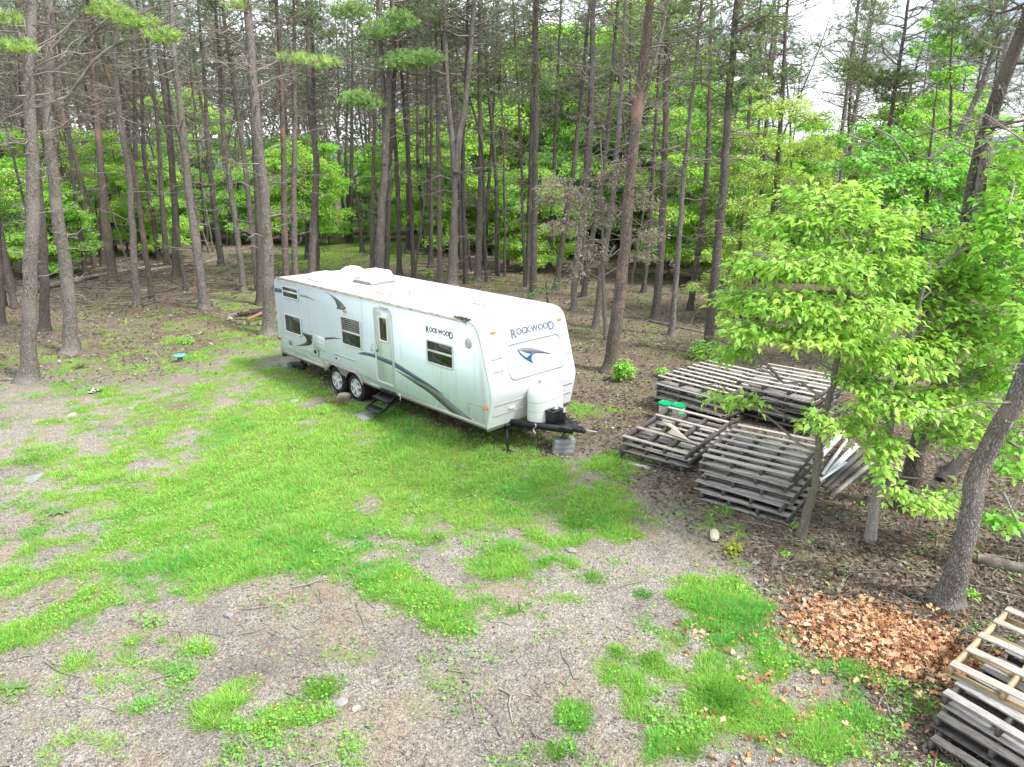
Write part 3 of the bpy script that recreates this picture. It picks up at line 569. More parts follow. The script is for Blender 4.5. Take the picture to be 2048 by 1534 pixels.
def pad_foliage(rg, pads, kind, dens, size, col, trunk_pt, aspect=.5):
    """leafy or needled boughs: every pad = (centre, rx, ry, rz); returns wood and leaf arrays, local coordinates"""
    WV, WF, LV, LF, LC = [], [], [], [], []; wo = lo = 0
    for c, rx, ry, rz in pads:
        c = np.array(c); root = trunk_pt(c); dist = np.linalg.norm(c-root)
        P = root[None]+(c-root)[None]*np.linspace(0, 1.25, 7)[:, None]; P[1:-1] += rg.randn(5, 3)*.04*dist; P[:, 2] += .06*dist*np.sin(np.linspace(0, 3.1, 7))
        rr0 = max(.008, .012*dist+.004); v, f = tubes(P[None], (rr0*np.linspace(1, .3, 7))[None], 5); WV.append(v); WF.append(f+wo); wo += len(v)
        nt_ = max(4, int(dens*rx*ry*1.0*max(rz, .35)/.35))
        q = unit(rg.randn(nt_, 3))*rg.rand(nt_, 1)**.42; tips = c+q*np.array([rx, ry, rz])
        tips[:, 2] -= .18*(q[:, 0]**2+q[:, 1]**2)*rz
        k = rg.randint(2, 7, nt_); st = P[k]; tt = np.linspace(0, 1, 4)[None, :, None]; P2 = st[:, None]*(1-tt)+tips[:, None]*tt; P2[..., 2] += .08*np.linalg.norm(tips-st, axis=1)[:, None]*np.sin(tt[..., 0]*3.14)
        v, f = tubes(P2[::2], np.full((len(P2[::2]), 4), .0042)*np.array([[1.4, 1.1, .8, .5]]), 3); WV.append(v); WF.append(f+wo); wo += len(v)
        out_d = unit(tips-root)*np.array([1, 1, .3])
        if kind == 'pine':
            v, f, cc = needle_tufts(rg, tips, out_d+np.array([0, 0, .5]), 16, size, .016, col)
        else:
            m = 6; i = np.repeat(np.arange(nt_), m); spr = unit(rg.randn(nt_*m, 3)*np.array([1, 1, .35])); D = unit(out_d[i]*.6+spr*.9); D[:, 2] -= .22
            C = tips[i]+spr*size*.45+rg.randn(nt_*m, 3)*size*.25; N = np.stack([.45*rg.randn(nt_*m), .45*rg.randn(nt_*m), np.ones(nt_*m)], -1)
            s_ = size*(.6+.65*rg.rand(nt_*m)); v, f = leaves(C, D, N, s_, s_*aspect, .22, .3)
            tn = rg.rand(nt_, 1)[i]; b_ = (.72+.5*rg.rand(nt_*m, 1)); cc = (np.array(col[0])[None]*(1-tn)+np.array(col[1])[None]*tn)*b_
            cc = np.repeat(cc, 5, 0)
        LV.append(v); LF.append(f+lo); LC.append(cc); lo += len(v)
    wv = np.concatenate(WV); wf = np.concatenate(WF); lv = np.concatenate(LV); lf = np.concatenate(LF)+len(wv)
    return np.concatenate([wv, lv]), wf, lf, np.concatenate([np.tile([[.15, .13, .1]], (len(wv), 1)), np.concatenate(LC)])
def depth_scale(y, px, py):                       # metres per photo pixel at that point
    p = aty(px, py, y); return (p[1]*CP-(p[2]-CAMH)*SP)/FPX
#  base px, way points px, width px, bark, height, crown (lib index or -1), crown start, limbs, label
TREES = [
 ((57,761),[(62,560),(65,365),(50,150),(39,0)],31,0,15,1,10.3,60,'thick grey pine with dead stubs, nearest tree at the left edge of the clearing'),
 ((143,706),[(135,560),(112,365),(92,180),(86,0)],29,0,15.5,0,10.6,60,'grey pine bending slightly left, just right of the thick one at the left edge'),
 ((89,662),[(86,469),(70,250),(60,60),(55,0)],20,1,15,2,10,40,'dark straight pine half hidden between the two big grey pines on the left'),
 ((2,651),[(-5,450),(-20,100)],16,1,15,3,10,30,'dark pine cut by the left edge of the picture'),
 ((31,615),[(12,545),(0,470),(-30,300)],13,1,14,4,10,24,'thin pine leaning left beside the left picture edge'),
 ((227,566),[(205,380),(190,208),(180,90),(172,0)],19,2,15.5,2,11,46,'reddish brown pine standing in front of the long fallen log'),
 ((274,615),[(266,470),(255,365),(240,224),(228,60)],15,0,15,0,11,50,'slender pale grey pine alone on bare needles left of the earth mound'),
 ((334,534),[(324,400),(313,260),(300,89),(290,0)],12,1,15.5,1,11,34,'slim dark pine behind the end of the long fallen log'),
 ((352,558),[(350,420),(340,280),(323,104)],17,1,15,4,11,36,'dark pine with a stout foot behind the thin leaning stem'),
 ((371,581),[(354,458),(345,330),(341,200)],9,1,12,-1,9,26,'thin dead stem leaning left beside a reddish broken stick'),
 ((409,618),[(398,520),(383,427),(365,260),(349,104),(339,26)],20,0,15,3,10.5,56,'tall grey pine bending left above the small stump and earth mound'),
 ((443,534),[(430,430),(417,313),(410,200),(404,52)],13,1,15,2,11,36,'slim dark pine right behind the tall bending grey pine'),
 ((487,581),[(474,460),(459,365),(448,230),(443,100)],13,0,15,0,11,46,'slender grey pine between the bending pine and the trailer corner pine'),
 ((172,552),[(158,440),(146,365),(138,220)],10,1,15,1,11,26,'thin pine just left of the reddish one by the long log'),
 ((206,534),[(203,420),(201,313),(195,160)],12,1,15,3,11,26,'dark pine close behind the reddish one by the long log'),
 ((281,511),[(276,410),(271,313),(266,160)],13,1,16,4,11,30,'dark pine in the second row behind the slender pale one'),
 ((122,537),[(112,380),(104,200)],9,1,15,0,11,24,'thin dark pine behind the gap of the two big grey pines'),
 ((540,668),[(537,560),(530,401),(516,219),(500,60)],27,0,15.5,1,10.6,64,'thick rough grey pine touching the rear corner of the trailer'),
 ((521,610),[(519,480),(512,330),(500,150)],17,1,15,2,10.6,44,'darker pine directly behind the one at the trailer rear corner'),
 ((573,588),[(568,480),(566,328),(560,110),(556,0)],15,2,15.5,3,10.5,44,'reddish pine rising just behind the rear end of the trailer roof'),
 ((591,578),[(589,440),(590,219),(589,60)],14,0,15.5,0,10.5,46,'straight grey pine left of the gap above the rear roof'),
 ((622,566),[(628,440),(632,328),(622,200),(618,0)],17,0,15.5,4,10.5,50,'kinked grey pine left of the grassy strip behind the trailer'),
 ((636,560),[(634,470),(630,300),(626,100)],10,1,15,1,11,26,'thin dark pine close behind the kinked grey pine'),
 ((725,506),[(720,455),(716,420)],10,1,4.6,-1,9,10,'short broken pine stub on the grassy strip behind the trailer'),
 ((744,545),[(746,420),(747,255),(751,80)],11,0,15.5,2,10.5,34,'slim grey pine touching the left side of the double trunk behind the air conditioner'),
 ((757,575),[(762,440),(768,328),(776,219),(783,60)],21,0,15.5,1,9.6,44,'stout pale grey pine rising behind the roof air conditioner'),
 ((773,566),[(776,430),(783,300),(790,150)],12,1,15,3,11,34,'dark pine pressed behind the stout pale one at the air conditioner'),
 ((799,552),[(797,430),(792,328),(787,233),(784,100)],12,1,15,0,10.5,36,'dark slim pine right of the roof air conditioner'),
 ((817,502),[(817,380),(817,255),(816,80)],13,1,16,2,11,38,'straight dark pine on the far side of the grassy strip'),
 ((699,484),[(702,400),(704,292),(705,110)],11,1,16,4,11,34,'straight dark pine left of the white diagonal fallen trunk'),
 ((736,470),[(734,400),(738,250)],8,1,15,1,11,20,'thin pine beside the white diagonal fallen trunk'),
 ((861,531),[(862,420),(862,250),(862,60)],10,1,16,0,11,34,'thin dark straight pine left of the forked pine behind the roof'),
 ((881,562),[(878,420),(877,255),(874,120)],12,0,15.5,3,10.5,38,'slim grey pine just left of the forked pine behind the roof'),
 ((904,574),[(908,440),(911,328)],24,0,7.2,-1,9,20,'forked grey pine that splits in two behind the middle of the roof'),
 ((955,560),[(960,440),(962,328),(958,182),(959,0)],15,0,16,1,10.5,44,'straight grey pine right of the forked pine behind the roof'),
 ((968,532),[(975,400),(985,255),(995,60)],9,1,15.5,2,11,30,'thin pine tilted right, behind the straight one beside the forked pine'),
 ((1012,530),[(1030,455),(1048,400)],9,1,6,-1,9,12,'thin dead pine leaning right over the logs behind the roof'),
 ((1066,598),[(1068,450),(1070,290),(1072,80)],17,1,16,0,10.5,50,'dark straight pine above the middle of the trailer front roof'),
 ((1054,568),[(1058,440),(1062,300)],11,1,15,4,11,30,'thin pine immediately left of the dark one above the front roof'),
 ((1111,580),[(1128,460),(1142,370),(1155,270),(1178,20)],13,1,15.5,3,10.5,40,'slim dark pine leaning right behind the trailer front'),
 ((1099,540),[(1106,400),(1112,230),(1120,60)],10,1,16,1,11,32,'straight slim pine behind the leaning one at the trailer front'),
 ((1147,622),[(1153,520),(1170,400),(1183,290),(1188,40)],14,0,15.5,2,10.5,46,'grey pine entangled with withered leaves right of the trailer front'),
 ((1166,594),[(1185,480),(1200,380),(1215,290),(1234,30)],12,1,15.5,0,10.5,40,'dark pine leaning right behind the withered grey sapling'),
 ((1190,655),[(1203,540),(1222,420),(1236,300),(1244,140)],13,0,15,-1,9,30,'leaning pine stem between the withered sapling and the big reddish pine'),
 ((1219,742),[(1232,640),(1247,531),(1260,338),(1276,193),(1292,30)],28,2,15,4,9.4,58,'big reddish barked pine nearest to the pallets and leaning right'),
 ((1309,640),[(1319,540),(1324,440),(1328,290),(1338,60)],18,1,15.5,1,8.6,52,'dark pine right of the big reddish one above the pallets'),
 ((1342,672),[(1352,560),(1362,430),(1371,338),(1384,193)],12,0,13,0,8.6,40,'slim pale pine left of the pallet stacks, in front of the dark one'),
 ((1287,586),[(1300,460),(1306,340),(1318,150)],10,1,15,2,11,30,'thin dark pine glimpsed between the reddish pine and the dark pine'),
 ((1379,620),[(1393,520),(1408,400),(1417,290),(1430,60)],13,1,15.5,3,8.4,46,'slim pine leaning right above the back pallet stack'),
 ((1415,708),[(1424,600),(1434,507),(1448,370),(1458,241),(1476,20)],21,1,15.5,1,7.8,54,'stout dark pine at the back corner of the pallet stacks'),
 ((1461,548),[(1475,440),(1484,362),(1506,145)],12,1,15,2,9,38,'dark pine behind the pale leafy saplings right of centre'),
 ((1509,568),[(1520,450),(1530,300),(1545,100)],10,1,14,-1,9,26,'slim pine hidden low by pale leafy saplings'),
 ((1546,575),[(1555,360),(1564,160),(1578,10)],14,1,15,0,9,40,'straight pine with its top clear against the white sky'),
 ((1655,570),[(1669,379),(1701,137),(1722,10)],12,0,14.5,3,8,40,'left one of two close pines tilting right before the open sky'),
 ((1668,560),[(1682,347),(1712,205),(1750,5)],11,0,14.5,1,8,40,'right one of two close pines tilting right before the open sky'),
 ((1757,640),[(1766,500),(1772,300),(1788,160),(1815,30)],12,1,13.5,2,7.6,36,'pine with a drooping dark crown over the maple on the right'),
 ((1790,560),[(1800,250),(1860,46)],8,1,13,0,9,24,'thin pine leaning strongly right against the sky'),
 ((1830,690),[(1850,520),(1883,383),(1920,280),(1956,182),(2012,25)],17,0,13.5,3,8.6,30,'pale grey pine leaning right, left of the big double trunk'),
 ((1811,1020),[(1834,878),(1870,773),(1922,585),(1946,467),(1992,296),(2043,0)],36,1,13,4,9.2,30,'dark leaning pine whose foot is behind the peeling silver trunk'),
 ((1893,1205),[(1925,1060),(1963,937),(2016,790),(2052,690)],42,0,12,1,8.6,22,'massive rough grey pine leaning right in front of everything on the right'),
]
def make_tree(i, spec):
    (bx, by), way, wpx, bk, Ht, cr, cz, nb, label = spec
    rg = np.random.RandomState(500+i); b = at(bx, by); y = b[1]; b[2] = hz(b[0], y)
    mpp = (y*CP+(CAMH)*SP)/FPX; r0 = wpx*mpp*.44
    t = empty('pine_tree', b, label=label, cat='pine tree', group='pines at the edge of the wood')
    W = [np.zeros(3)]
    for q in way:
        p = aty(q[0], q[1], y)-b; p[1] = rg.randn()*.06*len(W)
        if p[2] > W[-1][2]+.2: W.append(p)
    W = trunk_axis(W, Ht); 
    V, F, MI = pine_wood(rg, W, r0, Ht, bk, int(nb*1.5), 1.2 if Ht > 8 else .8, min(Ht*.75, cz+1.5), 2.4, 14 if wpx > 18 else 10, .45 if wpx > 50 else (.8 if wpx > 22 else .55))
    link('trunk', mesh('trunk', V, [F], [BK[bk], M['twig'] if bk in (0, 3) else M['darktwig']], None, MI, smooth=True), t)
    if cr >= 0:
        p0 = ax_at(W, np.array([cz]))[0]; p1 = ax_at(W, np.array([Ht]))[0]; d = Vector(p1-p0)
        q = d.to_track_quat('Z', 'Y').to_euler()
        o = link('crown', CROWNS[cr], t, p0, q); s = d.length/6.4; o.scale = (.95, .95, s); o.rotation_euler.rotate_axis('Z', rg.rand()*6.28)
    return t, W, b, rg
TR = {}
for i, s in enumerate(TREES): TR[i] = make_tree(i, s)
def extra_stem(i, way, wpx):                       # second stem of a forked tree
    t, W, b, rg = TR[i]; P = np.array([aty(x, y, b[1])-b for x, y in way]); P[:, 1] += np.linspace(0, .3, len(P))
    tt = np.linspace(0, 1, 14); S = np.stack([np.interp(tt, np.linspace(0, 1, len(P)), P[:, k]) for k in range(3)], -1)
    for _ in range(3): S[1:-1] = (S[:-2]+2*S[1:-1]+S[2:])/4
    mpp = (b[1]*CP+CAMH*SP)/FPX; V, F = tubes(S[None], (wpx*mpp*.5*np.linspace(1, .45, 14))[None], 10)
    n = 22; k = rg.randint(3, 13, n); az = rg.rand(n)*6.283; d = np.stack([np.cos(az), np.sin(az), rg.normal(.15, .25, n)], -1)
    Pb, Q = limbset(rg, S[k], d, .4+1.6*rg.rand(n), np.full(n, .014), 6, .06, .05); v2, f2 = tubes(Pb, Q, 4)
    ro, dd, l2, _ = sub(rg, Pb, 4, .3, 1, .4); P2, Q2 = limbset(rg, ro, dd, l2, np.full(len(ro), .007), 4, .05, .06); v3, f3 = tubes(P2, Q2, 3)
    link('stem', mesh('stem', np.concatenate([V, v2, v3]), [np.concatenate([F, f2+len(V), f3+len(V)+len(v2)])], [BK[0], M['twig']], None, np.concatenate([np.zeros(len(F)), np.ones(len(f2)+len(f3))]), smooth=True), t)
    return t, S
for way, w_, cr in (([(909,345),(903,260),(893,190),(888,0),(884,-120)], 13, 0), ([(911,345),(918,270),(930,215),(945,60),(952,-120)], 15, 2)):
    t, S = extra_stem(33, way, w_); link('crown', CROWNS[cr], t, S[9], (0, 0, 0), .85)
t, S = extra_stem(25, [(768,328),(771,240),(762,150),(758,0),(756,-100)], 12)
t, S = extra_stem(44, [(1266,300),(1282,225),(1300,160),(1322,90),(1340,0)], 11)
t, S = extra_stem(58, [(1948,480),(1975,330),(2010,200),(2048,60)], 20)

def boughs(i, pads, kind='pine', dens=60, size=.17, col=(.20, .30, .07), name='bough'):
    t, W, b, rg = TR[i]; L_ = []
    for px, py, rx, ry, dy in pads:
        c = aty(px, py, b[1]+dy); m = depth_scale(b[1]+dy, px, py); L_.append((c-b, rx*m, rx*m*.7, ry*m))
    tp = lambda c: ax_at(W, np.array([max(.5, c[2]-.35*abs(c[0]))]))[0]
    V, wf, lf, c = pad_foliage(rg, L_, kind, dens, size, col, tp)
    link(name, mesh(name, V, [wf, lf], [M['twig'], M['needle'] if kind == 'pine' else M['leaf']], c, np.concatenate([np.zeros(len(wf)), np.ones(len(lf))])), t)
LIME = (.38, .54, .17); MID = (.30, .48, .17); OLV = (.20, .30, .13)
boughs(1, [(215,22,48,18,0),(270,42,50,17,-.4),(325,72,42,14,-.8)], col=LIME, dens=420)
boughs(0, [(20,40,30,14,-.6),(45,95,32,13,-.8),(5,92,25,12,-.5)], col=LIME, dens=420)
boughs(17, [(590,116,42,12,.5),(640,124,42,12,.2),(480,10,40,14,0)], col=LIME, dens=260)
boughs(25, [(716,196,40,18,-.6),(745,205,30,15,-.6),(800,122,46,20,-.6),(850,115,40,16,-.4),(700,18,50,20,-.5),(800,40,40,22,-.5),(760,60,40,18,-.7)], col=MID, dens=420)
boughs(21, [(600,30,50,22,0),(650,70,40,16,0)], col=OLV, dens=200)
boughs(45, [(1360,20,55,22,0),(1390,60,50,22,0),(1340,70,45,15,0)], col=OLV, dens=260)
boughs(46, [(1390,120,45,20,0),(1400,165,40,18,0)], col=OLV, dens=230)
boughs(49, [(1480,95,55,20,0),(1450,140,50,22,0),(1490,170,50,20,0),(1520,40,50,22,0)], col=OLV, dens=260)
boughs(52, [(1570,150,40,18,0),(1530,180,45,20,0),(1510,130,40,18,0)], col=OLV, dens=230)
boughs(37, [(1050,130,40,30,0),(1090,165,35,22,0),(1040,190,30,18,0)], col=OLV, dens=200)
boughs(55, [(1770,170,60,18,0),(1800,150,50,16,0),(1730,150,50,16,0),(1790,195,50,12,0),(1700,130,40,16,0)], col=OLV, dens=230)
boughs(57, [(1900,60,50,22,0),(1960,90,50,20,0),(1930,20,60,18,0),(2000,60,40,20,0)], col=OLV, dens=230)

# ------------------------------------------------------------------ broad-leaved trees placed one by one
YG = ((.26, .54, .09), (.56, .78, .18)); MG = ((.20, .52, .085), (.40, .66, .12)); DG = ((.16, .46, .085), (.34, .62, .12)); LG = ((.40, .62, .13), (.64, .80, .22))
GR = ((.30, .27, .24), (.48, .43, .38))
def leafy(name, base, way, wpx, bk, Ht, pads, dens, size, col, label, cat='broadleaf tree', group=None, aspect=.5, seed=0, dy0=0.0):
    rg = np.random.RandomState(900+seed); b = at(*base); b[2] = hz(b[0], b[1]); y = b[1]; mpp = (y*CP+CAMH*SP)/FPX
    t = empty(name, b, label=label, cat=cat, group=group)
    W = [np.zeros(3)]
    for q in way:
        p = aty(q[0], q[1], y)-b; p[1] = .05*rg.randn()
        if p[2] > W[-1][2]+.1: W.append(p)
    W = trunk_axis(W, Ht); V, F = trunk_geo(rg, W, wpx*mpp*.5, Ht, 10, flare=.25, wob=.015)
    n = 10; zz = Ht*(.3+.6*rg.rand(n)); az = rg.rand(n)*6.283; d = np.stack([np.cos(az), np.sin(az), .4+0*az], -1)
    P, Q = limbset(rg, ax_at(W, zz), d, .3+.5*rg.rand(n), np.full(n, .008), 5, .05, .05); v2, f2 = tubes(P, Q, 4)
    link('trunk', mesh('trunk', np.concatenate([V, v2]), [np.concatenate([F, f2+len(V)])], [BK[bk], M['twig']], None, np.concatenate([np.zeros(len(F)), np.ones(len(f2))]), smooth=True), t)
    L_ = []
    if seed in (4, 5, 6, 7):                        # looser crowns with small outlying sprays
        q = []
        for px, py, rx, ry, dy in pads:
            q.append((px+rg.randn()*10, py+rg.randn()*8, rx*.70, ry*.62, dy+rg.randn()*.5))
            for _ in range(2): a_ = rg.rand()*6.28; q.append((px+math.cos(a_)*rx*1.05, py+math.sin(a_)*ry*1.5, rx*.34, ry*.36, dy+rg.randn()*.7))
        pads = q
    for px, py, rx, ry, dy in pads:
        c = aty(px, py, y+dy); m = depth_scale(y+dy, px, py); L_.append((c-b, rx*m, rx*m*.8, ry*m))
    tp = lambda c: ax_at(W, np.array([np.clip(c[2]-.5*math.hypot(c[0]-np.interp(c[2], W[:, 2], W[:, 0]), c[1]), .25*Ht, Ht*.98)]))[0]
    V, wf, lf, c = pad_foliage(rg, L_, 'leaf', dens, size, col, tp, aspect)
    link('crown', mesh('crown', V, [wf, lf], [M['twig'], M['leaf']], c, np.concatenate([np.zeros(len(wf)), np.ones(len(lf))])), t)
    return t
leafy('young_hickory', (1601,1077), [(1626,972),(1641,878),(1665,760),(1688,673),(1711,497)], 15, 3, 4.4,
  [(1650,425,85,36,.3),(1580,455,75,30,.4),(1730,460,95,36,.4),(1545,525,85,30,-.1),(1640,530,105,34,-.2),(1760,540,110,36,.2),(1490,600,70,26,.1),(1590,605,100,30,-.4),(1710,620,115,34,-.3),
   (1830,600,95,34,.4),(1515,660,80,20,-.3),(1460,700,55,18,.1),(1640,668,95,24,-.5),(1750,690,85,26,-.2),(1445,797,34,11,.4),(1500,803,38,10,.1),(1735,765,60,20,-.2),(1640,842,42,22,-.5),(1720,850,55,24,-.2),(1600,385,45,22,.5),(1700,395,60,26,.5),(1800,440,60,30,.6)],
  350, .128, YG, 'lime green leafy sapling with slim smooth trunk at the corner of the front pallets', aspect=.46, seed=1)
leafy('young_hickory', (1740,1080), [(1750,1020),(1758,966),(1776,867),(1800,760),(1830,640)], 19, 4, 4.2,
  [(1810,715,95,30,-.1),(1890,680,95,32,.1),(1850,615,95,32,.4),(1930,560,85,32,.5),(1970,640,75,32,.1),(1790,805,85,28,-.4),(1870,800,85,30,-.2),(1940,760,65,30,0),(1760,890,55,22,-.4),(1755,935,34,22,-.6),(1850,1000,52,20,-.5),(1790,985,28,14,-.6),(1900,865,70,28,.1),(1920,990,32,14,-.3),
   (1880,530,80,32,.6),(1990,740,55,30,-.2),(1990,570,60,36,.4),(2030,660,55,36,.2),(1700,735,50,24,.3),(1950,480,60,30,.7)],
  350, .128, YG, 'leafy sapling with peeling silver broken bark at its foot', aspect=.5, seed=2)
leafy('maple_sapling', (2090,1120), [(2085,900),(2075,600),(2070,400)], 16, 1, 6.0,
  [(2020,470,70,50,.5),(1960,480,60,45,1.5),(1985,600,60,45,1.8),(1975,700,60,50,2.0),(1960,800,55,40,2.0),(1985,880,50,34,1.8),(2010,360,60,45,1.5),(2030,290,50,40,1.0),(1930,850,45,30,2.2),(2040,570,60,50,.3),(2050,650,50,60,0),(2040,860,42,50,0),(2030,940,38,30,-.2),(2010,1040,40,20,-.3),(1990,530,50,45,.6),(2045,740,50,60,0),(1990,420,55,40,.8)],
  300, .125, MG, 'mid green leafy tree cut by the right edge of the picture', aspect=.7, seed=3)
leafy('birch_sapling', (1521,640), [(1535,500),(1548,380),(1562,260)], 11, 1, 8.6,
  [(1560,225,95,36,0),(1510,280,70,34,0),(1610,290,100,38,.5),(1540,345,110,38,0),(1640,360,90,36,.5),(1500,420,80,34,0),(1590,430,100,36,0),(1470,500,60,28,0),(1530,510,70,30,-.5),(1650,230,60,30,.5)],
  210, .115, LG, 'pale fine leaved sapling in front of the open sky right of centre', aspect=.42, seed=4)
leafy('birch_sapling', (1465,640), [(1472,560),(1478,500)], 9, 1, 4.6,
  [(1470,545,75,26,0),(1430,580,45,20,0),(1480,605,75,26,0),(1530,580,60,26,.4),(1460,655,60,22,-.3),(1540,640,60,26,0),(1395,590,30,14,.2)],
  330, .10, LG, 'low pale sapling spreading behind the back corner of the pallets', aspect=.42, seed=5)
leafy('maple_sapling', (1840,735), [(1842,600),(1850,450),(1860,320)], 12, 1, 7.4,
  [(1790,285,70,40,0),(1880,300,75,40,0),(1840,350,95,42,-.3),(1930,360,80,40,0),(1760,370,80,38,0),(1850,430,100,40,-.4),(1970,420,60,40,.3),(1770,450,80,36,-.3),(1900,500,90,40,-.4),(1720,320,60,34,.3)],
  230, .13, DG, 'deeper green maple standing behind the lime green saplings', aspect=.8, seed=6)
leafy('maple_sapling', (1905,660), [(1903,450),(1900,250),(1898,120)], 10, 1, 10.2,
  [(1890,90,55,34,0),(1920,150,60,34,0),(1870,190,50,30,0),(1950,220,60,34,0),(1900,30,40,26,0),(1930,290,60,32,0)],
  200, .13, MG, 'tall thin maple with a sparse crown high against the sky', aspect=.8, seed=7)
leafy('withered_sapling', (1212,680), [(1206,560),(1205,483),(1203,338),(1202,260)], 8, 3, 6.4,
  [(1110,370,45,26,.2),(1160,400,50,28,0),(1220,350,40,24,0),(1280,400,40,24,0),(1130,450,50,24,-.2),(1180,500,40,26,-.2),(1300,470,35,22,.2),(1250,330,40,20,0),(1100,400,30,18,.2),(1160,540,30,18,-.2),(1290,510,30,16,0),(1210,430,40,26,0)],
  240, .12, GR, 'small dead sapling covered in hanging withered grey leaves', cat='sapling', aspect=.3, seed=8)
leafy('maple_sapling', (1103,665), [(1100,630),(1095,600)], 5, 1, 1.7, [(1085,575,28,16,0),(1110,560,22,14,0),(1060,590,20,10,0)], 120, .08, MG, 'little green sapling growing behind the trailer front roof', seed=9)
leafy('beech_tree', (613,520), [(614,430),(616,380)], 8, 1, 6.5, [(610,330,50,22,0),(590,370,60,24,0),(640,380,50,24,0),(600,420,66,24,-.3),(650,430,34,20,0),(580,300,40,20,.3),(655,355,30,16,0)], 150, .16, YG,
  'bright lime leafy tree left of the white diagonal fallen trunk', seed=10)

# ------------------------------------------------------------------ library of understorey trees and far pines
def under_mesh(seed, H_, Rr, col, n_l):
    rg = np.random.RandomState(seed); W = np.array([[0, 0, 0], [.1, .05, H_*.5], [.0, .1, H_]]); V, F = trunk_geo(rg, W, .07, H_, 7, 12, .3)
    tr = mesh('trunk', V, [F], [M['bark_dark']], smooth=True)
    pads = []
    for k in range(n_l):
        u = rg.rand(); z = H_*(.10+.88*u); r_ = Rr*(1.1-.55*u)*rg.rand()**.6; a_ = rg.rand()*6.283; pads.append(((r_*math.cos(a_), r_*math.sin(a_), z), .9+.5*rg.rand(), .9+.4*rg.rand(), .30+.15*rg.rand()))
    V, wf, lf, c = pad_foliage(rg, pads, 'leaf', 85, .155, col, lambda c: np.array([0, 0, max(.3, c[2]-.4*math.hypot(c[0], c[1]))]), .6)
    cr = mesh('crown', V, [wf, lf], [M['twig'], M['leaf']], c, np.concatenate([np.zeros(len(wf)), np.ones(len(lf))]))
    return tr, cr
UL = [under_mesh(40+k, [8, 7, 9, 6, 8][k], [2.6, 2.8, 2.5, 2.4, 3.0][k], [((.24, .58, .08), (.46, .74, .12)), YG, ((.28, .60, .08), (.55, .78, .13)), MG, YG][k], 36) for k in range(5)]
rg = random.Random(5); ucount = 0
for row, (yy, stepx) in enumerate(((31, 4.4), (37, 3.6), (44, 3.4), (52, 3.4), (61, 4.2))):
    xx = -yy*.78
    while xx < yy*.80:
        x_ = xx+rg.uniform(-1.2, 1.2); y_ = yy+rg.uniform(-2.5, 2.5); xx += stepx*rg.uniform(.8, 1.2)
        if row == 0 and (-19 < x_ < 6 or rg.random() < .25): continue
        if row == 0 and x_ < -19: y_ += 3
        if row == 1 and -19 < x_ < -1: continue
        if row == 2 and -17 < x_ < -7: continue
        k = rg.randrange(5); root = empty('understorey_tree', (x_, y_, hz(x_, y_)), rg.uniform(0, 6.28), label='bright green young leafy tree deep in the wood behind the pine trunks', cat='broadleaf tree', group='green understorey trees behind the pines')
        s = rg.uniform(.75, 1.15)*(.66+.135*row)*(1.2 if x_ > -6 else 1)*(rg.choice([1, 1.45]) if row >= 2 and -.15 < x_/y_ < .26 else (.72 if x_/y_ > .36 and row >= 2 else 1)); root.scale = (s, s, s*rg.uniform(.9, 1.1))
        link('trunk', UL[k][0], root); link('crown', UL[k][1], root); ucount += 1
PL = []
for k in range(7):
    rgk = np.random.RandomState(70+k); Ht = 15+k*.45; W = trunk_axis([np.zeros(3), np.array([rgk.randn()*.12, rgk.randn()*.1, 5.]), np.array([rgk.randn()*.3, rgk.randn()*.2, 10.])], Ht)
    V, F, MI = pine_wood(rgk, W, .105+.012*(k % 3), Ht, 0, 84, 2.2, 12.5, 2.7, 8, .3)
    PL.append((mesh('trunk', V, [F], [BK[[1, 0, 1, 2, 1, 0, 1][k]], M['darktwig']], None, MI, smooth=True), ax_at(W, np.array([8.8]))[0]))
fp = 0
f_l = lambda a, b: a/b
cand = []
for yy in np.arange(30, 92, 3.0):
    for xx in np.arange(-yy*.80, yy*.80, 3.1):
        x_ = xx+rg.uniform(-1.3, 1.3); y_ = yy+rg.uniform(-1.3, 1.3); f_ = x_/y_
        p = 1.0 if f_ < -.02 else (.5 if f_ < .28 else .24)
        if y_ < 36: p *= .45
        if y_ > 62: p *= .75
        if -19 < x_ < -6 and 34 < y_ < 52: p = 0
        if f_ > -.06 and y_ < 33: p = 0
        if rg.random() < p*.62: cand.append((x_, y_))
for x_, y_ in cand:
    k = rg.randrange(7); far = y_ > 55
    root = empty('pine_tree', (x_, y_, hz(x_, y_)), rg.uniform(0, 6.28), label='slim straight pine far back in the crowded wood', cat='pine tree', group='crowded pines deep in the wood')
    root.rotation_euler.x = rg.gauss(0, .02); root.rotation_euler.y = rg.gauss(.012, .025); s = rg.uniform(.95, 1.2)*(1.0 if f_l(x_, y_) < .1 else .88); root.scale = (s, s, s)
    link('trunk', PL[k][0], root); o = link('crown', CROWNS_S[rg.randrange(3)], root, PL[k][1], (0, 0, rg.uniform(0, 6.28))); o.scale = (1, 1, 1.05); fp += 1
import sys; print('filler pines', fp, 'understorey', ucount)
SB = []
for k in range(4):
    rgk = np.random.RandomState(170+k); Ht = [9, 11, 7.5, 12][k]; W = trunk_axis([np.zeros(3), np.array([rgk.randn()*.25, rgk.randn()*.2, Ht*.5]), np.array([rgk.randn()*.5, rgk.randn()*.3, Ht*.9])], Ht)
    V, F, MI = pine_wood(rgk, W, .048+.012*(k % 2), Ht, 0, 46, 1.2, Ht*.95, 1.3, 6, .2); SB.append(mesh('bare_sapling', V, [F], [BK[[0, 1, 0, 1][k]], M['twig']], None, MI, smooth=True))
nb_ = 0
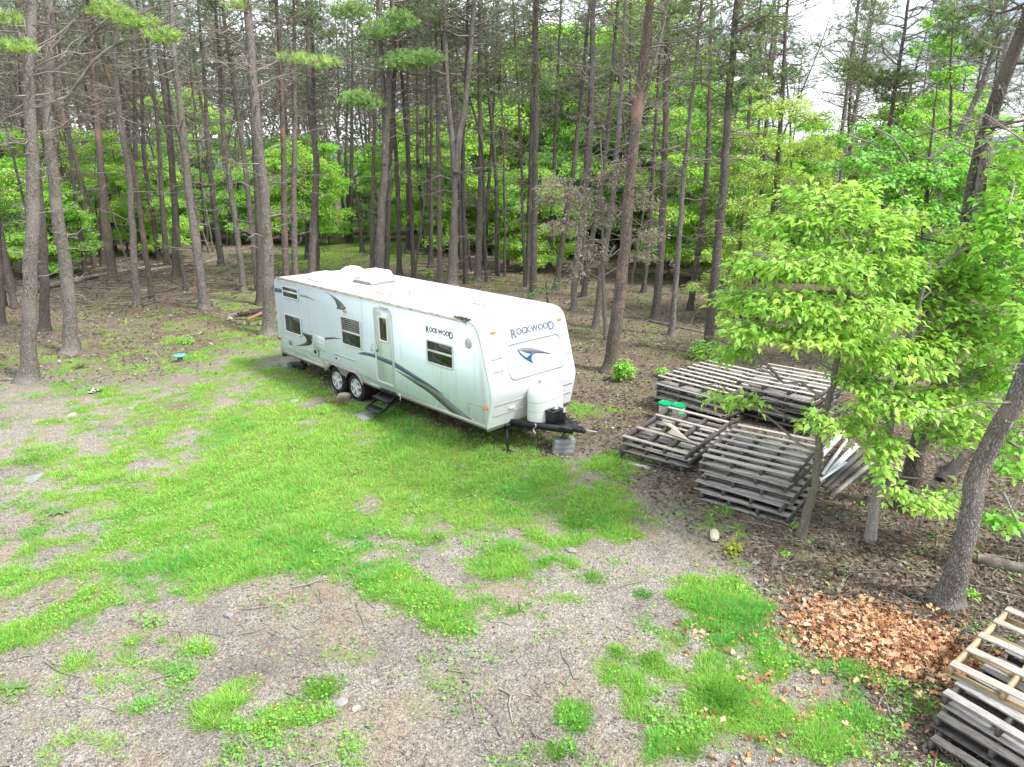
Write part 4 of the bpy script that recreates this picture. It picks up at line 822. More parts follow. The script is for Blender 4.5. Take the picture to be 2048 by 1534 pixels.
while nb_ < 110:
    y_ = rg.uniform(27, 62); x_ = rg.uniform(-.78, .40)*y_
    if (-19 < x_ < -5 and y_ < 52) or (x_ > -8 and y_ < 31): continue
    o = link('bare_sapling', SB[rg.randrange(4)], None, (x_, y_, hz(x_, y_)), (rg.gauss(0, .05), rg.gauss(.02, .07), rg.uniform(0, 6.28)), rg.uniform(.85, 1.3)); nb_ += 1
    tag(o, 'very thin bare grey stem squeezed between the pines of the wood', 'sapling', 'thin bare stems between the pines')
# far-off wood reading as one mass
rg2 = np.random.RandomState(3); n = 85000; y = 96+45*rg2.rand(n); x = (rg2.rand(n)*2-1)*y*.85
top = 8+5*fbm(x*.12, y*.12, 3)+np.where(x/y < .05, 13, np.where(x/y < .3, -1.0, -3.5)); z = top*rg2.rand(n)**.7
D = unit(rg2.randn(n, 3)); N = unit(rg2.randn(n, 3)+np.array([0, 0, 1.])); s_ = .45+.35*rg2.rand(n)
V, F = leaves(np.stack([x, y, z], -1), D, N, s_, s_*.6)
hi = sstep(6, 10, z)[:, None]; c = (np.array([[.13, .27, .06]])*(1-hi)+np.array([[.10, .15, .08]])*hi)*(.6+.7*rg2.rand(n, 1))
tag(link('distant_woods', mesh('distant_woods', V, [F], [M['leaf']], np.repeat(c, 5, 0))), 'far off green wood closing the view behind all the trunks', 'woods', kind='stuff')

# ------------------------------------------------------------------ travel trailer
TW, ZT, ZB = 2.44, 2.604, .56
TX, TY = -6.278, 18.711
t0 = empty('travel_trailer', (TX, TY, 0), TYAW, label='long white travel trailer parked on the grass with grey and blue swoosh graphics', cat='travel trailer')
def t_world(u, v): return TX+u*TCA-v*TSA, TY+u*TSA+v*TCA
PROF = [(8.29, .56), (8.405, 1.10), (8.415, 1.22), (8.40, 1.31), (8.10, 2.33), (8.07, 2.41), (8.02, 2.49), (7.94, 2.555), (7.82, 2.595), (7.65, 2.604), (.22, 2.612), (.08, 2.59), (-.01, 2.53), (-.05, 2.44), (-.07, 2.2), (-.075, 1.2), (-.06, .9), (-.01, .56)]
def fx(z):                                          # front face x at height z
    p = PROF[:8]; return float(np.interp(z, [q[1] for q in p], [q[0] for q in p]))
pr = np.array(PROF); d_ = np.gradient(pr, axis=0); nrm = np.stack([d_[:, 1], -d_[:, 0]], -1); nrm /= np.linalg.norm(nrm, axis=1, keepdims=True)
YO = [(0.0, .032), (.006, .014), (.018, .004), (.036, 0), (TW-.036, 0), (TW-.018, .004), (TW-.006, .014), (TW, .032)]
def strip(name, i0, i1, m, out=0.0):
    P = pr[i0:i1+1]; Nn = nrm[i0:i1+1]; V = []; 
    for y_, o_ in YO:
        for p, n_ in zip(P, Nn): q = p-n_*(o_-out); V.append((q[0], y_, q[1]))
    k = len(P); F = [(a*k+b, a*k+b+1, (a+1)*k+b+1, (a+1)*k+b) for a in range(len(YO)-1) for b in range(k-1)]
    return link(name, mesh(name, V, [np.array(F)], [m], smooth=True), t0)
front_cap = strip('front_cap', 0, 9, M['cap']); roof = strip('roof', 9, 10, M['roofm']); rear = strip('rear_wall', 10, 17, M['side'])
inn = [tuple(p-n_*.032) for p, n_ in zip(pr, nrm)]
WR = (2.775, 3.615)
def arch(cx, r, z0, n=12, rev=False):
    a0 = math.asin((z0-.34)/r); A = np.linspace(math.pi-a0, a0, n); P = [(cx+r*math.cos(a), .34+r*math.sin(a)) for a in A]
    return P if not rev else P[::-1]
bot = [(.0, .585)]+arch(WR[0], .42, .57)+arch(WR[1], .42, .57)+[(8.25, .585)]
sidepoly = [p for p in inn if p[1] > .6][::1]
poly = bot+sidepoly
def stains(mt):
    t = mt.node_tree; lk = t.links.new; P = t.nodes['Principled BSDF']; src = P.inputs['Base Color'].links[0].from_socket
    co = t.nodes.new('ShaderNodeTexCoord'); sx = t.nodes.new('ShaderNodeSeparateXYZ'); lk(co.outputs['Object'], sx.inputs[0])
    def mth(op, a, b):
        n = t.nodes.new('ShaderNodeMath'); n.operation = op; n.use_clamp = op in ('MULTIPLY',)
        for i, s in enumerate((a, b)):
            if s is None: continue
            if isinstance(s, (int, float)): n.inputs[i].default_value = s
            else: lk(s, n.inputs[i])
        return n.outputs[0]
    d = mth('ABSOLUTE', mth('SUBTRACT', sx.outputs[0], 7.93), None)
    mr = t.nodes.new('ShaderNodeMapRange'); mr.inputs['From Min'].default_value = .13; mr.inputs['From Max'].default_value = .0; lk(d, mr.inputs['Value'])
    mp_ = t.nodes.new('ShaderNodeMapping'); mp_.inputs['Scale'].default_value = (26, 1, 1.0); n_ = t.nodes.new('ShaderNodeTexNoise'); n_.inputs['Scale'].default_value = 1; n_.inputs['Detail'].default_value = 5
    lk(co.outputs['Object'], mp_.inputs[0]); lk(mp_.outputs[0], n_.inputs['Vector'])
    r2 = t.nodes.new('ShaderNodeMapRange'); r2.inputs['From Min'].default_value = .42; r2.inputs['From Max'].default_value = .68; lk(n_.outputs['Fac'], r2.inputs['Value'])
    r3 = t.nodes.new('ShaderNodeMapRange'); r3.inputs['From Min'].default_value = .9; r3.inputs['From Max'].default_value = 1.9; lk(sx.outputs[2], r3.inputs['Value'])
    f_ = mth('MULTIPLY', mth('MULTIPLY', mr.outputs[0], r2.outputs[0]), r3.outputs[0])
    # faint run marks from the roof edge along the whole side
    n2 = t.nodes.new('ShaderNodeTexNoise'); n2.inputs['Scale'].default_value = 1; mp2 = t.nodes.new('ShaderNodeMapping'); mp2.inputs['Scale'].default_value = (11, 1, .35); lk(co.outputs['Object'], mp2.inputs[0]); lk(mp2.outputs[0], n2.inputs['Vector'])
    r4 = t.nodes.new('ShaderNodeMapRange'); r4.inputs['From Min'].default_value = .58; r4.inputs['From Max'].default_value = .8; r4.inputs['To Max'].default_value = .42; lk(n2.outputs['Fac'], r4.inputs['Value'])
    f2 = mth('MAXIMUM', f_, mth('MULTIPLY', r4.outputs[0], 1.0))
    x = t.nodes.new('ShaderNodeMix'); x.data_type = 'RGBA'; x.inputs['B'].default_value = (.27, .30, .25, 1); lk(f2, x.inputs['Factor']); lk(src, x.inputs['A']); lk(x.outputs['Result'], P.inputs['Base Color'])
stains(M['side'])
for y0, y1 in ((0, .04), (TW-.04, TW)):
    MB().prism(poly, lambda a, b, y0=y0: (a, y0, b), lambda a, b, y1=y1: (a, y1, b)).build('side_wall', M['side'], t0)
# underside
MB().box((1.2, TW/2, .54), (2.3, TW-.1, .06)).box((6.1, TW/2, .54), (4.1, TW-.1, .06)).box((3.2, TW/2, .60), (1.9, 1.5, .3)).bar((.2, .62, .44), (8.2, .62, .44), .06, .16).bar((.2, 1.82, .44), (8.2, 1.82, .44), .06, .16)\
    .bar((2.775, .3, .34), (2.775, 2.14, .34), .07, .07).bar((3.615, .3, .34), (3.615, 2.14, .34), .07, .07).build('chassis', M['black'], t0)
def skirt(mb, u0, u1, y=0.0, sgn=1):
    mb.prism([(y-.006*sgn, .625), (y+.004*sgn, .625), (y+.10*sgn, .485), (y+.085*sgn, .485), (y-.004*sgn, .57)], lambda a, b: (u0, a, b), lambda a, b: (u1, a, b))
m_ = MB(); skirt(m_, -.01, 2.38); skirt(m_, 3.98, 4.64); skirt(m_, 5.33, 8.27); skirt(m_, .0, 8.27, TW, -1)
m_.prism([(.02, 0), (TW-.02, 0), (TW-.06, 1), (.06, 1)], lambda v, s: (8.297 if s == 0 else 8.24, v, .60-.13*s), lambda v, s: (8.265 if s == 0 else 8.21, v, .60-.13*s)); m_.build('skirt', M['skirt'], t0)
# fender flare
for y0, y1 in ((-.035, .01), (TW+.035, TW-.01)):
    fl = [(2.29, .585), (2.32, .72), (2.41, .79), (3.80, .79), (3.88, .74), (4.0, .585), (4.0, .50)]+arch(WR[1], .395, .51, 14, True)
    a_ = fl+[(3.28, .57), (3.11, .57)]+arch(WR[0], .395, .57, 14, True)+[(2.36, .50)]
    MB().prism(a_, lambda a, b, y0=y0: (a, y0, b), lambda a, b, y1=y1: (a, y1, b)).build('fender', M['flare'], t0)
# wheels
def wheel():
    t = MB(); t.lathe([(.218, -.10), (.30, -.11), (.335, -.085), (.342, -.03), (.342, .03), (.335, .085), (.30, .11), (.20, .10), (.20, -.10)], n=36, ax='Y')
    rim = MB(); rim.lathe([(.215, -.112), (.222, -.105), (.205, -.092), (.19, -.03), (.06, -.0), (0, 0)], n=36, ax='Y')
    for k in range(5):
        a = k*2*math.pi/5+.3; c, s = math.cos(a), math.sin(a)
        rim.bar((.03*c, -.075, .03*s), (.195*c, -.088, .195*s), .032, .075, up=(0, 1, 0))
    rim.lathe([(0, -.105), (.045, -.10), (.055, -.07), (.055, -.02)], n=20, ax='Y')
    rim.lathe([(.20, -.06), (.12, -.05), (0, -.05)], n=30, ax='Y')
    dk = MB()
    for k in range(5):
        a = (k+.5)*2*math.pi/5+.3; dk.lathe([(.045, -.064), (.04, -.068), (0, -.068)], (.128*math.cos(a), 0, .128*math.sin(a)), 'Y', 12)  # black discs paint the dark of the holes between the spokes
    return t, rim, dk
t_, r_, d2 = wheel(); to = t_.build('tyre', M['rubber'], None, smooth=True); ro_ = r_.build('rim', M['alloy'], None, smooth=True); do_ = d2.build('rim_shadow', M['black'])
tme, rme, dme = to.data, ro_.data, do_.data
for o in (to, ro_, do_): bpy.data.objects.remove(o)
for s, v in ((0, .14), (1, TW-.14)):
    for u in WR:
        wo = empty('wheel', (u, v, .335), math.pi if s else 0); wo.parent = t0
        link('tyre', tme, wo); link('rim', rme, wo); link('rim_hole_shade', dme, wo)
# --- flat pieces on the side
def rrect(u0, z0, u1, z1, r, n=5):
    P = []
    for cx, cz, a0 in ((u1-r, z0+r, -90), (u1-r, z1-r, 0), (u0+r, z1-r, 90), (u0+r, z0+r, 180)):
        for k in range(n): a = R(a0+90*k/(n-1)); P.append((cx+r*math.cos(a), cz+r*math.sin(a)))
    return P
SD = lambda o: (lambda a, b: (a, -o, b))
FR = lambda o: (lambda a, b: (fx(b)+o, a, b))
def ring(mb, A, B, f0, f1, m=0):                    # flat ring between outlines A (outer) and B (inner)
    n = len(A); V = [f0(*p) for p in A]+[f0(*p) for p in B]+[f1(*p) for p in A]+[f1(*p) for p in B]
    q = lambda a, b: [(a+i, a+(i+1) % n, b+(i+1) % n, b+i) for i in range(n)]
    mb.add(V, [np.array(q(0, n)+q(2*n, 3*n)+q(0, 2*n)+q(n, 3*n))], m)
def window(u0, z0, u1, z1, bar=None, blind=False, fw=.035, r=.055, f=SD, fm='trim', par=None):
    mb = MB(); ring(mb, rrect(u0, z0, u1, z1, r), rrect(u0+fw, z0+fw, u1-fw, z1-fw, r*.6), f(.002), f(.022))
    if bar: mb.prism([(u0+fw, bar-.022), (u1-fw, bar-.022), (u1-fw, bar+.022), (u0+fw, bar+.022)], f(.004), f(.020))
    wo = mb.build('window', M[fm], par or t0)
    MB().prism(rrect(u0+fw*.8, z0+fw*.8, u1-fw*.8, z1-fw*.8, r*.6), f(.001), f(.007)).build('pane', M['glass'], wo)
    if blind:
        b = MB(); z = blind[0]
        while z < blind[1]: b.prism([(u0+fw+.02, z), (u1-fw-.02, z), (u1-fw-.02, z+.028), (u0+fw+.02, z+.028)], f(.008), f(.010)); z += .046
        b.build('blind', M['blind'], wo)
    return wo
window(.41, 2.115, 1.255, 2.43, 2.29); window(.40, 1.19, 1.27, 1.695); window(3.21, 1.345, 4.055, 2.045, 1.69, (1.73, 1.99)); window(6.475, 1.54, 7.335, 2.045, 1.82)
MB().prism([(3.61, 1.385), (3.625, 1.385), (3.625, 1.665), (3.61, 1.665)], SD(.007), SD(.010)).prism([(6.94, 1.58), (6.955, 1.58), (6.955, 1.795), (6.94, 1.795)], SD(.007), SD(.010)).build('mullion', M['blackpl'], t0)
# door
dm = MB(); ring(dm, rrect(4.60, .735, 5.30, 2.455, .10), rrect(4.635, .77, 5.265, 2.42, .075), SD(.001), SD(.020)); do = empty('door', (0, 0, 0)); do.parent = t0
dm.build('door_frame', M['trim'], do); MB().prism(rrect(4.645, .78, 5.255, 2.41, .07), SD(.001), SD(.014)).build('door_panel', M['side'], do)
MB().bar((5.285, -.026, .80), (5.285, -.026, 2.32), .022, .02, up=(0, 1, 0)).build('hinge', M['trim'], do)
window(4.80, 1.70, 5.155, 2.28, None, False, .045, .04, lambda o: SD(o+.012), 'beige', do)
MB().bar((4.69, -.035, 1.55), (4.69, -.035, 1.44), .03, .03, up=(0, 1, 0)).box((4.69, -.022, 1.5), (.05, .02, .14)).build('lock', M['steel'], do)
MB().tube([(4.51, -.01, 1.42), (4.51, -.06, 1.43), (4.51, -.06, 1.57), (4.51, -.01, 1.58)], .011).box((4.545, -.012, 1.36), (.05, .02, .05)).build('grab_handle', M['steel'], t0)
MB().tube([(4.85, -.01, 2.475), (5.0, -.05, 2.485), (5.2, -.03, 2.47)], .012).build('rain_strip', M['gutter'], t0)
# graphics
def sdecal(name, pts, m, o=.0035, f=SD): return MB().prism(pts, f(.0005), f(o)).build(name, M[m], t0)
def crescent(n, top, bot_, m, o=.0035, f=SD):
    def cv(P):
        P = np.array(P); t = np.linspace(0, 1, len(P)); q = np.linspace(0, 1, 18); x = np.interp(q, t, P[:, 0]); y = np.interp(q, t, P[:, 1])
        for _ in range(5): x[1:-1] = (x[:-2]+2*x[1:-1]+x[2:])/4; y[1:-1] = (y[:-2]+2*y[1:-1]+y[2:])/4
        return np.stack([x, y], -1)
    A, B = cv(top), cv(bot_); V = []; 
    for off in (.0005, o):
        for P in (A, B):
            for a, b in P: V.append(f(off)(a, b))
    k = 18; F = []
    for i in range(k-1): F += [(i, i+1, k+i+1, k+i), (2*k+i, 3*k+i, 3*k+i+1, 2*k+i+1), (i, 2*k+i, 2*k+i+1, i+1), (k+i, k+i+1, 3*k+i+1, 3*k+i)]
    mb = MB(); mb.add(V, [np.array(F)]); return mb.build(n, M[m], t0)
crescent('swoosh', [(3.84, 1.228), (3.97, 1.285), (4.2, 1.335), (4.58, 1.348)], [(3.84, 1.228), (4.05, 1.24), (4.3, 1.265), (4.58, 1.262)], 'decal_blue')
crescent('swoosh', [(4.66, 1.345), (5.24, 1.328)], [(4.66, 1.258), (5.24, 1.225)], 'decal_blue', .0165)
crescent('swoosh', [(5.32, 1.32), (6.0, 1.18), (6.55, 1.08), (7.0, .95)], [(5.32, 1.20), (6.0, 1.09), (6.55, 1.02), (7.0, .945)], 'decal_blue')
crescent('swoosh', [(5.34, 1.14), (6.1, 1.075), (6.6, 1.05), (7.1, .87), (7.86, .63)], [(5.34, 1.13), (6.1, .965), (6.55, .885), (7.0, .70), (7.24, .63)], 'decal_olive')
crescent('swoosh', [(2.55, 2.53), (2.95, 2.46), (3.28, 2.37), (3.44, 2.27)], [(2.55, 2.53), (2.85, 2.46), (3.02, 2.36), (3.10, 2.22)], 'decal_olive')
crescent('swoosh', [(3.02, 2.185), (3.12, 2.235), (3.3, 2.235), (3.45, 2.27)], [(3.02, 2.185), (3.2, 2.175), (3.38, 2.19), (3.45, 2.23)], 'decal_blue', .0045)
sdecal('stripe', [(-.02, 2.20), (.36, 2.215), (.36, 2.32), (-.02, 2.305)], 'decal_blue')
crescent('stripe', [(1.33, 2.295), (1.65, 2.305), (1.9, 2.275), (2.09, 2.235)], [(1.33, 2.255), (1.7, 2.262), (1.9, 2.25), (2.09, 2.233)], 'decal_grey')
crescent('swoosh', [(1.29, 1.305), (1.8, 1.315)], [(1.31, 1.27), (1.8, 1.20)], 'decal_brown')
crescent('swoosh', [(1.30, 1.265), (1.47, 1.19), (1.50, 1.12), (1.35, 1.02), (1.0, .92), (.78, .862)], [(1.72, 1.215), (1.77, 1.14), (1.68, 1.04), (1.45, .985), (1.15, .93), (.78, .858)], 'decal_brown', .0045)
crescent('stripe', [(2.41, 1.366), (2.8, 1.44), (3.15, 1.468)], [(2.41, 1.312), (2.8, 1.405), (3.15, 1.46)], 'decal_brown')
crescent('swoosh', [(.90, 1.965), (.98, 1.99), (1.3, 1.94), (1.80, 1.735)], [(.93, 1.96), (1.15, 1.845), (1.4, 1.82), (1.80, 1.73)], 'decal_grey', .011, FR)
sdecal('swoosh', [(.885, 1.97), (.93, 1.87), (1.05, 1.755), (1.235, 1.645), (1.205, 1.73), (1.25, 1.805), (1.47, 1.835), (1.26, 1.85), (1.10, 1.785), (.98, 1.865), (.915, 1.955)], 'decal_sky', .012, FR)
# lettering
def lettering(name, txt, x0, z0, x1, h, m, f, o=.004, bold=.02, parent=None, big=(), font_shear=0):
    objs = []; cx = 0; VV = []; FF = []; n = 0
    for i, ch in enumerate(txt):
        if ch == ' ': cx += .3; continue
        cu = bpy.data.curves.new('t', 'FONT'); cu.body = ch; cu.offset = bold; cu.extrude = .01; cu.resolution_u = 3; cu.shear = font_shear
        ob = bpy.data.objects.new('t', cu); COL.objects.link(ob); bpy.context.view_layer.update()
        me = bpy.data.meshes.new_from_object(ob.evaluated_get(bpy.context.evaluated_depsgraph_get()))
        v = np.array([q.co[:] for q in me.vertices]); sc_ = 1.35 if i in big else 1.0
        if len(v):
            v[:, :2] *= sc_; v[:, 0] -= v[:, 0].min(); wv = v[:, 0].max()
            if i in big: v[:, 1] -= .22
            v[:, 0] += cx; cx += wv+.015
            for p in me.polygons: FF.append([n+k for k in p.vertices])
            VV.append(v); n += len(v)
            if bold > .01 and i not in big or bold > .01:   # small serif feet
                pass
        bpy.data.objects.remove(ob); bpy.data.curves.remove(cu); bpy.data.meshes.remove(me)
    V = np.concatenate(VV); s = (x1-x0)/cx; hs = h/.72
    out_ = [f((o if z > 0 else .0005))(x0+a*s, z0+b*hs) for a, b, z in V]
    b = bmesh.new(); vs = [b.verts.new(q) for q in out_]
    for fc in FF:
        try: b.faces.new([vs[k] for k in fc])
        except ValueError: pass
    me = bpy.data.meshes.new(name); b.to_mesh(me); b.free(); me.materials.append(M[m]); return link(name, me, parent or t0)
lettering('lettering', 'ROCKWOOD', 6.47, 2.205, 7.33, .10, 'decal_text', SD, .004, .028, big=(0, 7))
lettering('lettering', 'ROCKWOOD', .80, 2.235, 2.04, .125, 'decal_ftext', FR, .006, .028, big=(0, 7))
lettering('lettering', 'by Forest River', 1.12, 2.165, 1.80, .035, 'decal_faint', FR, .005, .0)
lettering('lettering', 'by Forest River', 6.75, 2.135, 7.2, .022, 'decal_faint', SD, .003, .0)
# gutter and dirt along the roof edge
gt_ = MB(); gt_.bar((.12, -.012, 2.588), (7.72, -.012, 2.578), .05, .028); gt_.bar((.12, -.02, 2.612), (7.72, -.02, 2.602), .014, .022); gt_.bar((.12, TW+.01, 2.588), (7.72, TW+.01, 2.578), .03, .028); gt_.build('gutter', M['gutter'], t0)
# corner trims
MB().tube([(p[0]+.004*n_[0], .004, p[1]+.004*n_[1]) for p, n_ in zip([pr[i] for i in range(0, 9)], nrm)], .013, 6).build('corner_trim', M['trim'], t0)
# heap of leaf dirt at the front end of the gutter
rgx = np.random.RandomState(8); n = 260; C = np.stack([7.35+.45*rgx.rand(n)**.7, -.02+.05*rgx.rand(n), 2.61+.035*rgx.rand(n)], -1); D = unit(rgx.randn(n, 3)*np.array([1, 1, .3]))
V, F = leaves(C, D, unit(rgx.randn(n, 3)), np.full(n, .05), np.full(n, .02)); tag(link('dead_leaves', mesh('dead_leaves', V, [F], [M['dry']], np.tile([[.13, .10, .08]], (n*5, 1))), t0), kind='stuff')
# hatches, outlets
def panel(name, u0, z0, u1, z1, m='side', f=SD, r=.03, o=.008): mb = MB(); mb.prism(rrect(u0, z0, u1, z1, r), f(.0005), f(o)); return mb.build(name, M[m], t0)
vent = panel('fridge_vent', 1.79, .985, 2.39, 1.36, 'side', o=.006); sl = MB()
for z in (1.06, 1.16, 1.26): sl.prism([(1.86, z), (2.33, z), (2.33, z+.022), (1.86, z+.022)], SD(.006), SD(.008))
sl.build('slot', M['decal_faint'], vent)
mb = MB(); ring(mb, rrect(.225, .615, .735, 1.045, .03), rrect(.237, .627, .723, 1.033, .03), SD(.0005), SD(.007)); mb.build('hatch_seam', M['trim'], t0)
panel('outlet', .51, .855, .665, .98, 'decal_grey', r=.01)
pl = MB(); pl.lathe([(0, -.02), (.045, -.02), (.055, -.012), (.055, 0)], (1.874, 0, .91), 'Y', 20); pl.build('power_inlet', M['blackpl'], t0)
sy = MB(); 
for k, z in enumerate((.97, .93, .885, .84)): sy.box((2.045+.02*(-1)**k, -.003, z), (.05, .005, .02), ry=.3*(-1)**k).box((2.02, -.003, z-.015), (.015, .005, .03))
sy.build('symbol_decal', M['decal_text'], t0)
panel('slot_trim', 2.79, 1.008, 3.73, 1.026, 'decal_grey', r=.004, o=.006); panel('slot_trim', 2.80, 1.026, 3.73, 1.045, 'trim', r=.004, o=.01)
panel('catch', 2.84, .91, 2.91, .95, 'decal_text', r=.005); panel('catch', 2.97, .89, 3.04, .965, 'trim', r=.01, o=.02)
mb = MB(); ring(mb, rrect(7.755, .685, 8.19, .975, .03), rrect(7.767, .697, 8.178, .963, .03), SD(.0005), SD(.007)); mb.build('hatch_seam', M['gutter'], t0)
MB().tube([(1.35, -.012, .90), (1.75, -.012, .90)], .006).build('crease', M['trim'], t0)
for u, z in ((6.75, .665), (7.9, .66), (2.1, .72), (5.45, .60)): MB().box((u, -.012, z), (.035, .024, .05), bev=.006).build('catch', M['trim'], t0)
MB().bar((5.48, -.012, .62), (5.48, -.012, .47), .018, .012, up=(0, 1, 0)).build('drain_pipe', M['trim'], t0)
# lamps
def lamp(u, z, m, side=True, v=None):
    b = MB()
    if side: b.box((u, -.02, z), (.12, .04, .05), bev=.014)
    else: b.box((fx(z)+.014, v, z), (.035, .12, .05), ry=-.27, bev=.012)
    return b.build('marker_lamp', M[m], t0, smooth=True)
lamp(3.42, 2.165, 'amber'); lamp(8.27, .98, 'amber'); lamp(0, 2.375, 'amber', False, .35); lamp(0, 2.355, 'amber', False, 2.22); lamp(-.02, .93, 'redlens')
spk = MB(); spk.lathe([(0, -.035), (.05, -.034), (.085, -.022), (.10, -.01), (.104, 0)], (7.775, 0, 2.17), 'Y', 28); spk.build('porch_light', M['lens'], t0, smooth=True)
MB().box((fx(.89)+.02, .58, .885), (.04, .16, .05), bev=.014).build('front_lamp', M['beige'], t0, smooth=True)
# front cap relief
mb = MB(); O_ = [(.56, 1.44), (2.12, 1.44), (2.17, 2.10), (.60, 2.10)]
ring(mb, rrect(.55, 1.42, 2.17, 2.125, .14, 7), rrect(.60, 1.47, 2.12, 2.075, .11, 7), FR(.001), FR(.014)); mb.build('raised_frame', M['cap'], t0)
MB().prism([(.66, 2.035), (2.06, 2.035), (2.06, 2.043), (.66, 2.043)], FR(.001), FR(.005)).prism([(.64, 1.505), (2.08, 1.505), (2.08, 1.512), (.64, 1.512)], FR(.001), FR(.004)).build('frame_groove', M['decal_faint'], t0)
gm_ = MB(); gc = MB()
for v0, v1, z in ((.16, .44, 1.915), (.17, .42, 1.68), (2.23, 2.42, 1.90), (2.22, 2.42, 1.68), (.1, 2.36, 1.045), (.1, 2.36, .825)):
    MB().prism([(v0, z-.007), (v1, z-.007), (v1, z+.007), (v0, z+.007)], FR(.001), FR(.0065)).build('groove', M['decal_faint'], t0)
    MB().prism([(v0, z-.03), (v1, z-.03), (v1, z-.008), (v0, z-.008)], FR(.001), FR(.014)).build('rib', M['cap'], t0)
panel('plate_holder', 1.28, 1.24, 1.37, 1.37, 'trim', FR, .01, .006)
# roof fittings
ac = empty('air_conditioner', (2.68, 1.34, ZT)); ac.parent = t0
MB().box((0, 0, .03), (.80, .74, .06), bev=.02).build('ac_base', M['decal_grey'], ac)
b = bmesh.new(); bmesh.ops.create_cube(b, size=1)
for v in b.verts: top = v.co.z > 0; v.co = Vector((v.co.x*(.66 if top else .84), v.co.y*(.62 if top else .76), .32 if top else .05))
bmesh.ops.bevel(b, geom=b.edges[:], offset=.07, segments=4, affect='EDGES', profile=.5)
me = bpy.data.meshes.new('ac_shroud'); b.to_mesh(me); b.free(); me.materials.append(M['white']); me.polygons.foreach_set('use_smooth', np.ones(len(me.polygons), bool)); link('ac_shroud', me, ac)
sl = MB()
for k in range(7): sl.box((-.405+.012, -.24+.08*k, .16), (.012, .022, .13), ry=-.3)
for k in range(4): sl.box((-.26+.06*k, -.372, .15), (.02, .012, .09), rx=.25)
sl.build('grille', M['decal_faint'], ac)
def rvent(u, v, sx, sy, h, m='white'):
    o = empty('roof_vent', (u, v, ZT)); o.parent = t0; MB().box((0, 0, .015), (sx+.08, sy+.08, .03), bev=.008).build('vent_flange', M['trim'], o); MB().box((0, 0, .03+h/2), (sx, sy, h), bev=min(.03, h*.4)).build('vent_lid', M[m], o, smooth=True)
rvent(1.62, .43, .62, .36, .07); rvent(6.86, 1.34, .46, .46, .07)
dm = MB(); dm.lathe([(.33, 0), (.33, .05), (.30, .11), (.2, .17), (.08, .20), (0, .205)], n=28); dm.build('dome_vent', M['beige'], t0, (.95, 1.80, ZT), smooth=True)
MB().box((.55, 1.3, ZT+.012), (.9, .5, .02), rz=.1, bev=.005).build('roof_patch', M['trim'], t0)
MB().tube([(4.80, .88, ZT), (4.80, .88, ZT+.12)], .045, 14).build('vent_pipe', M['lens'], t0)
pt = MB(); rgx = np.random.RandomState(4)
for k in range(7): pt.box((3.72+.17*k, .62+.05*rgx.randn(), ZT+.014+.006*k/7), (.22, .07+.05*rgx.rand(), .012), rz=.25*rgx.randn(), ry=.06*rgx.randn())
pt.build('loose_sealing_tape', M['beige'], t0)
# steps
st = empty('entry_steps', (0, 0, 0)); st.parent = t0
for u0, u1, v0, v1, z in ((4.70, 5.27, -.21, .03, .44), (4.76, 5.28, -.47, -.25, .25)):
    MB().box(((u0+u1)/2, (v0+v1)/2, z), (u1-u0, v1-v0, .03), bev=.008).box(((u0+u1)/2, v0, z-.02), (u1-u0, .012, .05)).build('step_tread', M['blackpl'], st)
for u in (4.74, 5.27): MB().bar((u, .05, .50), (u, -.20, .40), .012, .07).bar((u, -.05, .42), (u, -.42, .22), .012, .07).build('step_side', M['black'], st)
MB().box((5.02, .1, .55), (.62, .2, .12)).build('step_well', M['black'], st)
# tongue, gas bottle cover, battery, jack
hi_ = empty('hitch', (0, 0, 0)); hi_.parent = t0; ZF = .545
for v in (.50, 1.94): MB().bar((8.0, v, ZF), (9.46, 1.22+(v-1.22)*.09, ZF), .06, .125).build('tongue_rail', M['black'], hi_)
MB().box((9.50, 1.22, ZF+.03), (.26, .17, .09), bev=.02).box((9.64, 1.22, ZF+.03), (.14, .10, .09), bev=.03).box((8.85, 1.22, ZF), (.06, .75, .08)).box((9.2, 1.22, ZF+.05), (.35, .4, .02)).build('coupler', M['black'], hi_)
MB().tube([(9.60, 1.24, ZF+.06), (9.74, 1.34, ZF+.02), (9.80, 1.45, ZF-.01)], .007).build('coupler_wire', M['steel'], hi_)
def stadium(w_, d_, n=9):
    P = []
    for sx in (1, -1):
        for k in range(n): a = math.pi*k/(n-1)+(0 if sx > 0 else math.pi); P.append((d_/2*math.cos(a), sx*(w_-d_)/2+d_/2*math.sin(a)))
    return P
cov = MB(); S0 = stadium(.86, .42)
lev = [(.53, .80), (.56, .97), (.61, 1.0), (.785, 1.0), (.79, .955), (.805, .955), (.81, 1.0), (.975, 1.0), (.98, .955), (.995, .955), (1.0, 1.0), (1.12, 1.0), (1.19, .96), (1.225, .88), (1.245, .72), (1.25, .4)]
VV = [[(x*s, y_*(s if s < .95 else s), z) for x, y_ in S0] for z, s in lev]; n_ = len(S0)
F = [(i*n_+j, i*n_+(j+1) % n_, (i+1)*n_+(j+1) % n_, (i+1)*n_+j) for i in range(len(lev)-1) for j in range(n_)]
cov.add(np.array(VV).reshape(-1, 3), [np.array(F), np.array([[(len(lev)-1)*n_+j for j in range(n_)]])]); cov.build('gas_bottle_cover', M['white'], hi_, (8.65, 1.24, 0), smooth=True)
MB().box((8.975, 1.17, .71), (.20, .34, .22), bev=.02).box((8.975, 1.17, .83), (.22, .36, .05), bev=.015).box((8.975, 1.10, .865), (.09, .08, .03), bev=.01).build('battery_box', M['blackpl'], hi_)
MB().box((8.95, 1.22, .88), (.06, .05, .05), bev=.01).box((9.0, 1.17, .87), (.03, .10, .03)).build('battery_clamp', M['white'], hi_)
jx, jv = 9.19, 1.20
jk = empty('tongue_jack', (jx, jv, 0)); jk.parent = t0
